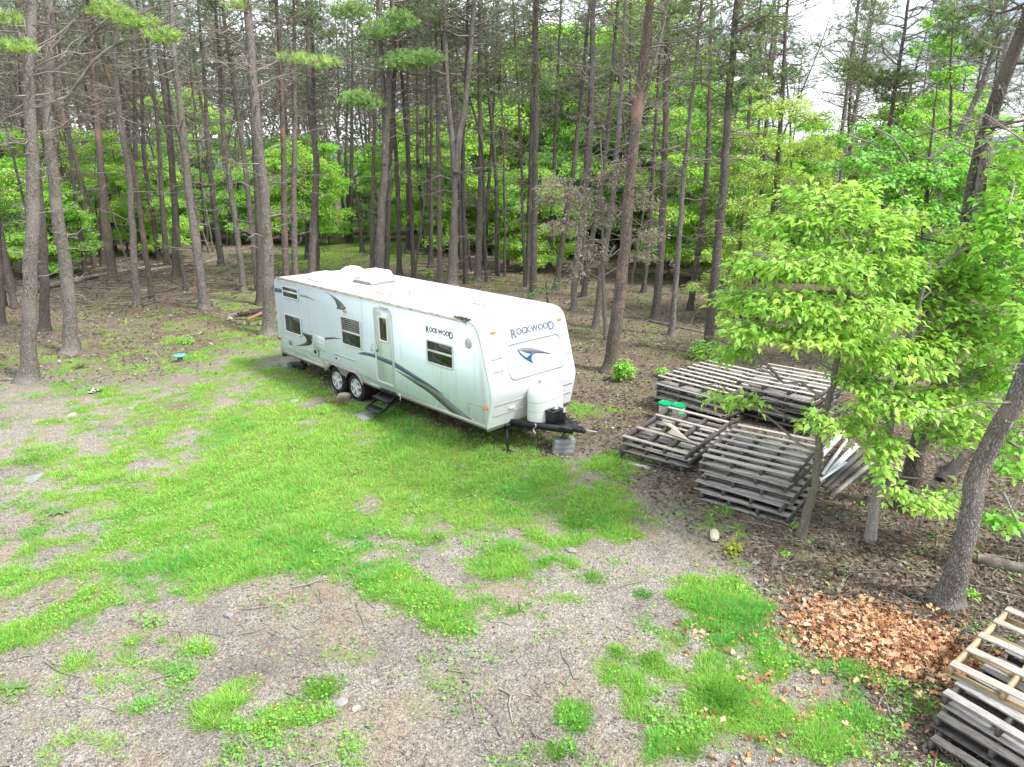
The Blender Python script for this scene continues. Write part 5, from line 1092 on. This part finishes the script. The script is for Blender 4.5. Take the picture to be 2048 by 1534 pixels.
MB().tube([(0, 0, .50), (0, 0, .84)], .03, 14).build('jack_tube', M['black'], jk); MB().tube([(0, 0, .84), (0, 0, .93)], .024, 12).build('jack_collar', M['white'], jk)
MB().tube([(0, 0, .93), (0, 0, .97), (.02, .05, .985), (.03, .09, .985)], .012).build('jack_crank', M['black'], jk); MB().tube([(0, 0, .30), (0, 0, .52)], .024, 12).box((0, 0, .315), (.12, .12, .01)).build('jack_post', M['rust'], jk)
for k, v in enumerate((.78, .80)):
    P = [(8.80+.03*math.sin(q*2), v+.01*math.cos(q), .60-.05*q) for q in np.linspace(0, 5.5, 14)]
    cm = MB()
    for a_, b_ in zip(P[:-1], P[1:]): cm.tube([a_, b_], .011, 5)
    cm.build('safety_chain', M['rust' if k else 'steel'], hi_)
# stabilisers
def t_local(p): q = np.array(p)-np.array([TX, TY, 0]); return (q[0]*TCA+q[1]*TSA, -q[0]*TSA+q[1]*TCA, q[2])
fa = t_local(at(1015, 905)); sb = empty('stabiliser', (0, 0, 0)); sb.parent = t0
MB().bar((8.25, .55, .50), (fa[0]+.02, fa[1], .04), .03, .03).bar((8.12, .62, .50), (fa[0]-.02, fa[1]+.03, .04), .03, .03).box((fa[0], fa[1], .03), (.22, .12, .02)).box((8.2, .58, .50), (.22, .2, .05)).build('stabiliser_leg', M['black'], sb)
MB().bar((.35, .42, .5), (.32, .40, .22), .05, .05).bar((.62, .42, .5), (.36, .40, .22), .04, .04).box((-.02, .5, .47), (.1, .9, .1)).build('stabiliser_leg', M['black'], sb)

# ------------------------------------------------------------------ blocks, paver, step stones
def block(px, py, z, w_, d_, h, rz, m, name, label, cat, group=None, dx=0, dy=0):
    p = at(px, py, z); o = MB().box((0, 0, h/2), (w_, d_, h), bev=.008).build(name, M[m], None, (p[0]+dx, p[1]+dy, z), (0, 0, rz)); tag(o, label, cat, group); return o
jw = t_world(jx, jv)
for k, l in enumerate(('bottom grey concrete block under the tongue jack, sunk in grass', 'middle grey concrete block of the pile under the tongue jack', 'top grey concrete block that carries the rusty jack post')):
    o = MB().box((0, 0, .0525), (.41, .22, .100), bev=.008).build('concrete_block', M['concrete'], None, (jw[0]+.012*k-.01, jw[1], -.01+.104*k), (0, 0, .10+.03*k)); tag(o, l, 'concrete block', 'blocks under the tongue jack')
for k, (px, py, l) in enumerate(((574, 733, 'grey block under the rear corner of the trailer, outer one'), (600, 737, 'dark block under the rear of the trailer, inner one'))):
    block(px, py, hz(*at(px, py)[:2])-.01, .38, .2, .17, -.75+k*.4, 'concrete' if k == 0 else 'black', 'concrete_block', l, 'concrete block', 'blocks under the trailer rear')
c4 = [at(px, py, .05) for px, py in ((708, 830), (727, 841), (756, 830), (736, 822))]; cc = sum(c4)/4
mb = MB(); mb.prism([(p[0], p[1]) for p in c4], lambda a, b: (a, b, -.01), lambda a, b: (a, b, .06)); tag(mb.build('paving_slab', M['paver']), 'square grey paving slab lying in grass below the trailer steps', 'paving slab')
def rock(px, py, s, m, label, name='stone', seed=0, cat='stone', group=None, z=0):
    rg = np.random.RandomState(seed); b = bmesh.new(); bmesh.ops.create_icosphere(b, subdivisions=2, radius=1)
    off = rg.rand(3)*9
    for v in b.verts:
        n1 = math.sin(v.co.x*2.1+off[0])+math.sin(v.co.y*2.7+off[1])+math.sin(v.co.z*3.1+off[2]); v.co *= 1+.12*n1+.05*rg.randn()
        v.co = Vector((v.co.x*s[0], v.co.y*s[1], v.co.z*s[2]))
    me = bpy.data.meshes.new(name); b.to_mesh(me); b.free(); me.materials.append(M[m]); p = at(px, py)
    return tag(link(name, me, None, (p[0], p[1], hz(p[0], p[1])+s[2]*.35+z), (0, 0, rg.rand()*3)), label, cat, group)
ROCKS = [(688,797,(.17,.10,.11),'rock_tan','tan rock wedged between the two near trailer wheels'),(1430,1073,(.17,.08,.06),'rock_tan','long pale tan rock in front of the pallet stacks'),
 (459,1233,(.075,.06,.05),'rock_grey','light grey angular stone on the bare gravel left of centre'),(683,1410,(.07,.055,.07),'rock_grey','round grey stone beside dry sticks and a grass clump near the bottom'),
 (1372,1171,(.05,.035,.03),'rock_tan','small cream stone left of the right hand grass'),(418,1017,(.08,.06,.05),'rock_grey','grey stone deep in the bright grass'),
 (828,996,(.13,.07,.015),'rock_grey','flat grey stone showing through the middle of the grass'),(1053,958,(.10,.07,.03),'rock_grey','flat round grey stone on bare earth below the jack blocks'),
 (1142,1105,(.08,.05,.04),'rock_grey','dark grey stone right of the centre grass patches'),(1512,1126,(.12,.06,.02),'rock_grey','flat slab of grey stone between the rock and the saplings'),
 (262,818,(.09,.06,.03),'rock_grey','pale stone among litter left of the blue capped pipe'),(146,832,(.12,.07,.03),'rock_tan','flat light stone near the left pines'),
 (1226,855,(.05,.04,.03),'rock_tan','small pale stone left of the front pallet stack'),(66,960,(.20,.12,.015),'concrete','wide flat grey slab in the grass at the left'),
 (1560,1290,(.05,.04,.03),'rock_grey','small grey stone within the right hand grass'),(373,1098,(.05,.04,.04),'rock_grey','little grey stone at the upper edge of the left bare patch'),
 (1348,1030,(.035,.03,.02),'charred','small black lump on the brown track beside the pallets'),(590,803,(.14,.08,.05),'rock_grey','grey stone in the grass left of the steps'),(712,1419,(.05,.03,.03),'rock_tan','small tan stone near the round grey one'),(1604,1062,(.05,.04,.04),'rock_tan','small pale stone at the foot of the slim smooth sapling')]
for k, (px, py, s, m, l) in enumerate(ROCKS): rock(px, py, s, m, l, seed=k)
# fire ring
fc = at(508, 643)
for k in range(20):
    a = k*2*math.pi/20; rg = np.random.RandomState(300+k); s = .09+.05*rg.rand(); x_, y_ = fc[0]+.82*math.cos(a), fc[1]+.80*math.sin(a)
    b = bmesh.new(); bmesh.ops.create_icosphere(b, subdivisions=1, radius=1)
    for v in b.verts: v.co = Vector((v.co.x*s*1.25, v.co.y*s, v.co.z*s*.7))*(1+.12*rg.randn())
    me = bpy.data.meshes.new('fire_stone'); b.to_mesh(me); b.free(); me.materials.append(M['rock_tan' if a > 3.4 and k % 3 == 0 else 'rock_brown'])
    tag(link('fire_stone', me, None, (x_, y_, hz(x_, y_)+.06), (0, 0, rg.rand()*6)), 'stone of the campfire ring beside the trailer corner pine', 'stone', 'ring of campfire stones')
def logpiece(a, b, r0, r1, m, label, name='fallen_log', cat='fallen log', group=None, seed=0, bend=.03, branches=0, sides=9):
    rg = np.random.RandomState(seed); a = np.array(a, float); b = np.array(b, float); L_ = np.linalg.norm(b-a); t = np.linspace(0, 1, 9)[:, None]
    P = (b-a)*t; P[1:-1] += rg.randn(7, 3)*np.array([1, 1, .3])*L_*bend*.3; rad = r0+(r1-r0)*t[:, 0]; rad = rad*(1+.08*rg.randn(9))
    mb = MB().tube(P, rad, sides)
    if branches:
        k = rg.randint(2, 8, branches); d = unit(rg.randn(branches, 3)*np.array([1, 1, .6])+np.array([0, 0, .5])); Q, q = limbset(rg, P[k], d, .3+.9*rg.rand(branches), np.full(branches, r1*.35+.004), 5, 0, .06); v, f = tubes(Q, q, 4); mb.add(v, [f])
    return tag(mb.build(name, M[m], None, a, smooth=True), label, cat, group)
def G2(px, py, r): p = at(px, py); return (p[0], p[1], hz(p[0], p[1])+r*.8)
for k, (a, b, m, l) in enumerate((((478,648),(530,640),'charred','charred flat timber at the left of the fire ring'),((495,655),(535,640),'orangewood','split orange brown log leaning across the fire ring'),((500,636),(540,634),'charred','blackened log at the back of the fire ring'))):
    p, q = G2(*a, .3), G2(*b, .4); logpiece(p, q, .07, .06, m, l, 'firewood', 'firewood', 'wood in the fire ring', 40+k)
for k in range(5):
    p = at(512+7*k, 632-2*(k % 2)); logpiece((p[0], p[1]-.3, .16+.05*(k % 3)), (p[0]+.55, p[1]+.15*(k-2), .18+.06*(k % 2)), .055, .05, ['orangewood', 'rock_brown'][k % 2], 'short split log heaped at the back of the fire ring', 'firewood', 'firewood', 'split logs heaped on the fire ring', 50+k)
LOGS = [((90,576),(333,529),.10,.06,'log_pale','long pale barkless log lying behind the left pines',5),((40,592),(232,548),.14,.10,'log','dark thick log below the long pale one at the left',2),((300,543),(445,519),.07,.04,'log_pale','thin pale fallen stem right of the long pale log',6),
 ((150,545),(340,500),.10,.05,'log','fallen dark stem in the shade behind the long pale log',6),((585,474),(702,454),.12,.07,'log_pale','pale fallen trunk at the back of the grassy strip',4),((600,458),(700,470),.06,.03,'log','crooked dead stem crossing the pale trunk at the back of the grassy strip',6),
 ((815,508),(962,518),.09,.06,'log','dark fallen stem right of the grassy strip behind the roof',4),((905,556),(1062,534),.10,.06,'log','log lying behind the forked pine and the trailer roof',4),((930,520),(1050,516),.09,.06,'log_pale','pale log farther behind the trailer roof',5),
 ((1298,643),(1449,676),.05,.03,'log','thin dark fallen branch between the pines above the pallets',3),((1952,1126),(2075,1152),.075,.07,'log','weathered log lying behind the massive leaning pine',0),((1280,520),(1380,545),.07,.04,'log_pale','pale branch on the ground behind the dark pine right of the trailer',5),
 ((-20,762),(52,758),.04,.03,'log','thin dark root like stick at the foot of the leftmost pine',0),((1130,610),(1190,590),.05,.03,'log','short fallen stick right of the trailer front roof',3),((380,485),(520,470),.10,.06,'log','dark fallen log far back between the left pines',5)]
for k, (a, b, r0, r1, m, l, nb) in enumerate(LOGS): logpiece(G2(*a, r0), G2(*b, r1), r0, r1, m, l, seed=80+k, branches=nb)
b0 = at(690, 470); logpiece(aty(640, 384, b0[1]), aty(735, 341, b0[1]), .13, .11, 'log_pale', 'white broken trunk hanging diagonally between the far pines', seed=99)
b0 = at(1881, 965); logpiece((b0[0], b0[1], .02), aty(1940, 900, b0[1]+.5), .11, .10, 'charred', 'dark broken log propped up behind the saplings', seed=97)
b0 = at(2060, 1100); logpiece((b0[0], b0[1], .02), aty(2006, 985, b0[1]+.2), .03, .02, 'log_pale', 'thin pale dead stem at the right edge of the picture', 'dead_stem', 'dead stem', seed=96)
b0 = at(386, 590); logpiece((b0[0], b0[1], .0), aty(392, 548, b0[1]), .05, .04, 'orangewood', 'reddish broken stick standing beside the thin dead stem', 'broken_stick', 'stick', seed=95)
b0 = at(428, 613); logpiece((b0[0], b0[1], -.05), (b0[0], b0[1], .24), .09, .075, 'log', 'small weathered stump right of the tall bending pine', 'tree_stump', 'stump', seed=94, bend=0)
b0 = at(1545, 1130); logpiece((b0[0], b0[1], -.05), (b0[0]+.03, b0[1], .14), .06, .04, 'log', 'small dark stump near the flat stone slab', 'tree_stump', 'stump', seed=93, bend=0)
# forked dry root in the foreground and loose sticks
ST = [([(1000,1378),(1022,1390),(1018,1410),(1025,1445)],.016,'dry forked grey root on the bare gravel in the foreground'),([(1062,1392),(1040,1385),(1020,1391)],.012,'short dry root arm beside the forked one'),([(1002,1377),(1012,1382),(1024,1388)],.010,'left twig of the dry root cluster'),
 ([(195,1412),(213,1417),(232,1424)],.013,'bare pale stick at the lower left'),([(572,1388),(590,1395),(605,1405)],.010,'dark stick left of the foreground grass clump'),([(718,1380),(700,1390),(668,1425)],.010,'long thin stick passing the round grey stone'),
 ([(482,1477),(492,1490),(500,1498)],.012,'short pale peeled stick at the bottom left'),([(1290,980),(1330,1000),(1380,1040)],.004,'hair thin dry stem on the brown track'),([(1720,1160),(1755,1190),(1755,1195)],.014,'straight dark stick above the orange leaves'),([(1790,1210),(1840,1240),(1880,1262)],.012,'curved dark branch below the massive leaning pine'),
 ([(310,1312),(322,1305),(330,1302)],.008,'tiny forked twig on the dark gravel')]
for k, (P, r_, l) in enumerate(ST):
    Q = np.array([G2(x, y, r_) for x, y in P]); tag(MB().tube(Q-Q[0], np.linspace(r_, r_*.5, len(Q)), 6).build('stick', M['log_pale' if 'dark' not in l else 'log'], None, Q[0]), l, 'stick')

# pipe with blue cap, rag, buckets
p = at(361, 724); pz = hz(p[0], p[1]); o = empty('capped_pipe', (p[0], p[1], pz), label='short brown pipe with a light blue cap standing in the grass', cat='pipe')
MB().tube([(0, 0, -.03), (0, 0, .15)], .075, 16).build('pipe', M['pipebrown'], o); mb = MB().lathe([(0, .21), (.13, .205), (.15, .19), (.15, .165), (.08, .15)], n=24)
for k in range(6): mb.box((.145*math.cos(k*1.047), .145*math.sin(k*1.047), .185), (.05, .05, .05), bev=.01)
mb.build('cap', M['bluecap'], o)
p = at(192, 785); rgx = np.random.RandomState(6); b = bmesh.new(); bmesh.ops.create_icosphere(b, subdivisions=2, radius=.12)
for v in b.verts: v.co = Vector((v.co.x*1.3, v.co.y*.8, v.co.z*.55))*(1+.25*rgx.randn())
me = bpy.data.meshes.new('crumpled_bag'); b.to_mesh(me); b.free(); me.materials.append(M['blackpl']); me.materials.append(M['white'])
me.polygons.foreach_set('material_index', (rgx.rand(len(me.polygons)) < .4).astype(np.int32)); tag(link('crumpled_bag', me, None, (p[0], p[1], hz(p[0], p[1])+.05)), 'crumpled black and white plastic scrap in the grass at the left', 'litter')
for k, (px, py, l) in enumerate(((1331, 804, 'left white bucket with a green lid behind the front pallets'), (1357.5, 808, 'right white bucket with a green lid against the back pallet stack'))):
    p = at(px, py, .38); o = empty('bucket', (p[0], p[1], 0), .3, label=l, cat='bucket', group='white buckets with green lids')
    MB().lathe([(0, 0), (.125, 0), (.13, .01), (.145, .30), (.15, .31), (.15, .345)], n=28).build('bucket_body', M['white'], o, smooth=True)
    MB().lathe([(.156, .325), (.16, .36), (.155, .372), (.14, .374), (.132, .362), (0, .362)], n=28).build('lid', M['green'], o, smooth=True)
    lb = MB()
    for q in range(4): a = -1.9+.22*q; lb.box((.1435*math.cos(a), .1415*math.sin(a), .17), (.006, .034, .12), rz=a)
    lb.build('bucket_label', M['green'], o)

# ------------------------------------------------------------------ pallets
def pallet_meshes(w_, d_, h, nb, seed, bw=.085, missing=(), nstr=4):
    rg = np.random.RandomState(seed); dk = MB(); bt = MB(); st = []
    for k in range(nb):
        if k in missing: continue
        y = bw/2+(d_-bw)*k/(nb-1)+rg.randn()*.012*(0 < k < nb-1); b_ = bw*(.9+.3*rg.rand()); dk.box((w_/2+rg.randn()*.006, y, h-.0095), (w_*(1+.01*rg.randn()), b_, .019), rz=rg.randn()*.008, rx=rg.randn()*.012, bev=.002)
    for k in range(4): y = bw/2+(d_-bw)*k/3; bt.box((w_/2, y, .0095), (w_, bw*1.1, .019), rz=rg.randn()*.006)
    for k in range(nstr):
        x = .022+(w_-.044)*k/(nstr-1); st.append(MB().box((x, d_/2, h/2), (.038, d_-.012, h-.042)))
    return dk, bt, st
def build_pallet(x, y, z, rz, w_, d_, h, nb, seed, m, label, group, tilt=(0, 0), bw=.085, missing=(), nstr=4, deckmat=None):
    o = empty('pallet', (x, y, z), rz, label=label, cat='pallet', group=group); o.rotation_euler = (tilt[0], tilt[1], rz)
    dk, bt, st = pallet_meshes(w_, d_, h, nb, seed, bw, missing, nstr)
    dk.build('deck', deckmat or M[m], o); bt.build('bottom_deck', M[m], o)
    for s in st: s.build('stringer', M['wood_tan' if m == 'wood_tan' else 'wood_dark'], o)  # stringer colour painted dark for the shade between the boards
    return o
def stack(x, y, rz, w_, d_, n, h, mats, where, seed, nb=7, jit=.045, shift=(0, 0), topkw=None, tilts=None, bwl=.11):
    rg = np.random.RandomState(seed)
    names = ['bottom']+[{0: 'second', 1: 'third', 2: 'fourth', 3: 'fifth', 4: 'sixth'}[k-1]+' from the ground' for k in range(1, n-1)]+['topmost']
    for k in range(n):
        jx_, jy_ = rg.randn(2)*jit; sx_, sy_ = shift[0]*k, shift[1]*k; kw = dict(topkw or {}) if k == n-1 else dict(bw=bwl)
        build_pallet(x+jx_*math.cos(rz)+sx_, y+jy_+sy_, hz(x, y)+.01+k*(h+.002), rz+rg.randn()*.025, w_, d_, h, nb, seed*10+k, mats[min(k, len(mats)-1)],
            f'{ {"wood_grey":"weathered grey","wood_dark":"dark grey","wood_light":"pale weathered","wood_mid":"brown grey","wood_tan":"tan"}[mats[min(k,len(mats)-1)]] } pallet, {names[k]} in the {where}', f'pallets in the {where}', (tilts or {}).get(k, (0, 0)), **kw)
stack(3.10, 10.90, R(-37), 1.47, 1.84, 5, .148, ['wood_grey','wood_grey','wood_grey','wood_grey','wood_light'], 'front right stack by the slim sapling', 1, shift=(.026, .034), bwl=.13, topkw=dict(bw=.09))
stack(2.08, 12.72, R(-36), 1.33, 1.98, 3, .15, ['wood_dark','wood_grey','wood_mid'], 'low front stack under the plywood', 2, jit=.05, nb=8, topkw=dict(missing=(1,3,4,6), bw=.085), tilts={2: (.03, .03)})
stack(3.33, 15.62, R(-48), 1.80, 2.05, 5, .158, ['wood_dark','wood_grey','wood_mid','wood_grey','wood_light'], 'back left stack behind the buckets', 3, nb=8)
stack(4.92, 14.95, R(-43), 1.72, 1.78, 6, .150, ['wood_dark','wood_dark','wood_grey','wood_dark','wood_grey','wood_light'], 'tall back stack under lime leaves', 4, nb=7)
stack(3.98, 5.50, R(-59), 1.5, 1.55, 3, .145, ['wood_dark','wood_dark','wood_grey'], 'lower right corner stack', 5, jit=.02, shift=(.13, .14), topkw=dict(bw=.11))
build_pallet(4.43, 6.04, .46, R(-52), 1.45, 1.58, .145, 5, 77, 'wood_tan', 'newer tan pallet on top of the dark ones at the lower right corner', 'pallets in the lower right corner stack', bw=.10, deckmat=M['wood_mid'])
pp = [at(px, py, .50) for px, py in ((1318,843),(1342,848),(1350,853),(1363,868),(1382,884),(1374,880),(1337,867),(1344,857))]
mb = MB(); mb.prism([(p[0], p[1]) for p in pp], lambda a, b: (a, b, .498), lambda a, b: (a, b, .512)); tag(mb.build('plywood_scrap', M['ply']), 'cream plywood offcut lying on the low front pallets', 'plywood scrap')
a, b = at(1257, 925, .03), at(1301, 937, .03); tag(MB().bar(a, b, .09, .03).build('loose_board', M['wood_light']), 'short pale board on the ground before the low front pallets', 'board')
# metal trims and timbers beside the pallets
PO = [((1598,952),(1688,862),.12,.05,'vinyl',.10,'wide white metal trim leaning nearest the pallets'),((1645,944),(1700,872),.05,.04,'vinyl',.22,'white metal strip, upper left of the loose pile'),((1650,946),(1712,888),.05,.04,'vinyl',.17,'white metal strip crossing the middle of the loose pile'),
 ((1637,962),(1716,893),.05,.04,'vinyl',.12,'long white metal strip reaching lowest in the loose pile'),((1640,956),(1692,925),.05,.03,'vinyl',.20,'short white metal strip lying across the others'),((1650,938),(1706,898),.04,.04,'steel',.14,'grey metal angle under the white strips'),
 ((1655,980),(1740,908),.09,.07,'wood_dark',.05,'dark timber at the outer side of the metal pile'),((1648,972),(1725,902),.09,.07,'wood_dark',.06,'dark timber next to the white metal strips'),((1664,992),(1745,925),.07,.05,'wood_grey',.04,'grey board lowest at the outer side of the metal pile')]
for k, (a, b, w_, h_, m, z, l) in enumerate(PO):
    A = at(*a, z); B = at(*b, z+.03); nm = 'metal_strip' if m in ('vinyl', 'steel') else 'timber'; A[2] = max(z-.05, .03); B[2] = z+.03
    tag(MB().bar(A, B, w_, h_).build(nm, M[m]), l, 'metal strip' if nm == 'metal_strip' else 'timber', 'strips and timbers piled beside the pallets')

# ------------------------------------------------------------------ small shrubs and weeds
def shrub(px, py, rpx, hpx, col, label, size=.07, dens=130, seed=0, name='shrub', asp=.6, n=5):
    rg = np.random.RandomState(1300+seed); b = at(px, py); b[2] = hz(b[0], b[1]); m = (b[1]*CP+CAMH*SP)/FPX; rx = rpx*m; hh = hpx*m
    o = empty(name, b, label=label, cat=name.replace('_', ' ')); pads = []
    for k in range(n): a = rg.rand()*6.28; q = rg.rand()**.6; pads.append(((rx*.6*q*math.cos(a), rx*.5*q*math.sin(a), hh*(.35+.4*rg.rand())), rx*.6, rx*.5, hh*.4))
    P = []
    V, wf, lf, c = pad_foliage(rg, pads, 'leaf', dens/(max(rx, .15)), size, col, lambda c: np.array([0, 0, 0.0]), asp)
    ns = len(V)-(lf.max()+1-(wf.max()+1)); nw = wf.max()+1
    link('stem', mesh('stem', V[:nw], [wf], [M['twig']]), o); link('foliage', mesh('foliage', V[nw:], [lf-nw], [M['leaf']], c[nw:]), o)
SH = [(1253,762,32,42,MG,'round green shrub at the foot of the big reddish pine',.09,260),(1326,754,15,20,MG,'small light green shrub left of the back pallets',.07,160),(1393,716,22,34,DG,'dark green shrub behind the back left pallets',.08,200),(1464,1103,15,20,((.36,.42,.05),(.42,.48,.08)),'yellow green fern beside the long tan rock',.07,120),
 (664,806,14,18,((.30,.40,.05),(.36,.40,.08)),'lime weed in front of the near wheels',.06,60),(683,812,12,20,((.25,.20,.10),(.30,.18,.10)),'reddish dry weed below the tan rock at the wheel',.05,50),(372,688,24,14,MG,'low green weed clump below the grey earth mound',.07,70),(305,1250,34,30,MG,'low bushy weed in the lower left grass',.045,60),
 (1112,892,14,26,DG,'dark leafy plant under the trailer tongue',.06,60),(1138,872,12,14,MG,'light green weed behind the jack post',.05,50),(855,556,18,18,YG,'lime bush seen over the trailer roof',.10,40),(1590,1060,8,10,DG,'small dark weed near the slim sapling',.04,50),(1940,1196,16,12,MG,'little sprig beside the massive leaning pine',.06,50),
 (1480,1180,10,10,YG,'tiny lime seedling above the right grass',.04,40),(1570,1112,6,9,MG,'tiny green sprout on the dark soil below the sapling',.04,40),(205,668,16,12,((.24,.30,.10),(.28,.32,.12)),'pale weed at the foot of the dark straight left pine',.07,40),(160,735,16,10,((.24,.30,.10),(.28,.32,.12)),'pale twiggy weed left of the second big pine foot',.06,40),
 (568,652,8,16,YG,'little lime plant between the corner pine and the trailer',.06,40),(1000,585,34,22,((.24,.32,.08),(.30,.36,.10)),'pale green bush behind the front of the trailer roof',.09,30),(1180,612,20,16,((.24,.32,.08),(.30,.36,.10)),'pale weedy bush right of the trailer front',.08,30),(1690,1420,8,8,YG,'lime seedling below the orange leaves',.04,40),(1290,690,22,10,((.2,.26,.08),(.26,.3,.1)),'thin pale weeds between the pines above the pallets',.06,30)]
for k, (px, py, r_, h_, c, l, s, d) in enumerate(SH): shrub(px, py, r_, h_, c, l, s, d, k)
# big leaved rosette and taller grass clumps
def rosette(px, py, s, n, label, seed, col=(.20, .33, .12)):
    rg = np.random.RandomState(seed); b = at(px, py); b[2] = hz(b[0], b[1]); a = np.arange(n)*2.4; D = np.stack([np.cos(a), np.sin(a), np.full(n, .35)], -1)
    V, F = leaves(np.zeros((n, 3))+np.array([0, 0, .02]), D, np.tile([[0, 0, 1.]], (n, 1)), s*(.7+.4*rg.rand(n)), np.full(n, s*.42), .25, .3)
    tag(link('rosette_weed', mesh('rosette_weed', V, [F], [M['leaf']], np.repeat(np.array([col])*(.8+.4*rg.rand(n, 1)), 5, 0)), None, b), label, 'weed')
rosette(118, 1028, .26, 8, 'broad grey green mullein leaves spread on the ground at the left', 1); rosette(30, 1378, .17, 5, 'pale broad leaved weed at the lower left edge', 2); rosette(640, 770+60, .14, 6, 'broad leaved weed in the grass before the wheels', 3)
def clump(px, py, rpx, hm, n, label, col, seed):
    rg = np.random.RandomState(seed); b = at(px, py); b[2] = hz(b[0], b[1])-.01; m = (b[1]*CP+CAMH*SP)/FPX; r_ = rpx*m
    q = np.clip(rg.randn(n, 2)*.42, -.85, .85)*r_; d = unit(np.concatenate([q/(r_+.001)*.55+rg.randn(n, 2)*.35, np.ones((n, 1))], 1)); l = hm*(.5+.6*rg.rand(n)); a = rg.rand(n)*6.28; s = np.stack([np.cos(a), np.sin(a), a*0], -1)*.004
    C = np.concatenate([q, np.zeros((n, 1))], 1); mid = C+d*l[:, None]*.6; tip = C+d*l[:, None]+np.concatenate([d[:, :2], -.35*np.ones((n, 1))], 1)*l[:, None]*.35
    V = np.stack([C-s, C+s, mid+s*.8, mid-s*.8, tip], 1).reshape(-1, 3); i = np.arange(n)[:, None]*5
    c = np.repeat(np.array([col])*(.7+.6*rg.rand(n, 1)), 5, 0)
    tag(link('grass_clump', mesh('grass_clump', V, [i+np.array([[0, 1, 2, 3]]), i+np.array([[3, 2, 4]])], [M['grass']], c), None, b), label, 'grass clump')
CL = [(1440,1400,48,.20,1500,'big dark green grass clump right of the lower centre',(.07,.24,.035)),(1150,1425,36,.13,900,'round grass clump with a worn middle in the foreground',(.15,.32,.04)),(645,1382,40,.14,900,'grass clump beside the round grey stone',(.15,.33,.04)),(1300,1325,28,.13,500,'grass clump upper left of the big dark one',(.13,.30,.04)),
 (1380,1505,34,.12,600,'grass clump at the bottom edge right of centre',(.16,.30,.05)),(1235,1310,26,.11,400,'lime grass clump on the gravel right of centre',(.22,.38,.05)),(1185,1160,34,.12,600,'bright grass clump left of the small cream stone',(.14,.32,.04)),(1285,1192,20,.11,300,'small dark grass clump near the small cream stone',(.09,.25,.04)),
 (1110,1505,26,.12,350,'sprawling grass clump at the bottom centre',(.14,.28,.05)),(905,1262,20,.09,260,'little grass clump on the gravel at centre',(.17,.33,.05)),(1230,935,50,.16,900,'tall green grass before the low front pallets',(.12,.33,.04)),(800,880,44,.20,900,'tall blue green grass in the shade of the trailer',(.06,.24,.07)),
 (1150,1050,36,.16,900,'tall green grass clump below the jack blocks',(.13,.32,.04)),(1025,1225,16,.10,220,'small grass clump at the centre of the gravel',(.17,.32,.05)),(870,1080,26,.12,400,'grass clump at the lower edge of the lawn',(.13,.32,.04)),(460,1500,20,.08,200,'thin grass clump at the bottom left',(.17,.32,.05)),(60,925,36,.16,600,'tall pale grass clump at the left edge',(.17,.36,.05))]
for k, (px, py, r_, h_, n, l, c) in enumerate(CL): clump(px, py, r_*1.05, h_*.72, int(n*.8), l, tuple(.5*q+.5*w_ for q, w_ in zip(c, (.20, .46, .07))), 700+k)
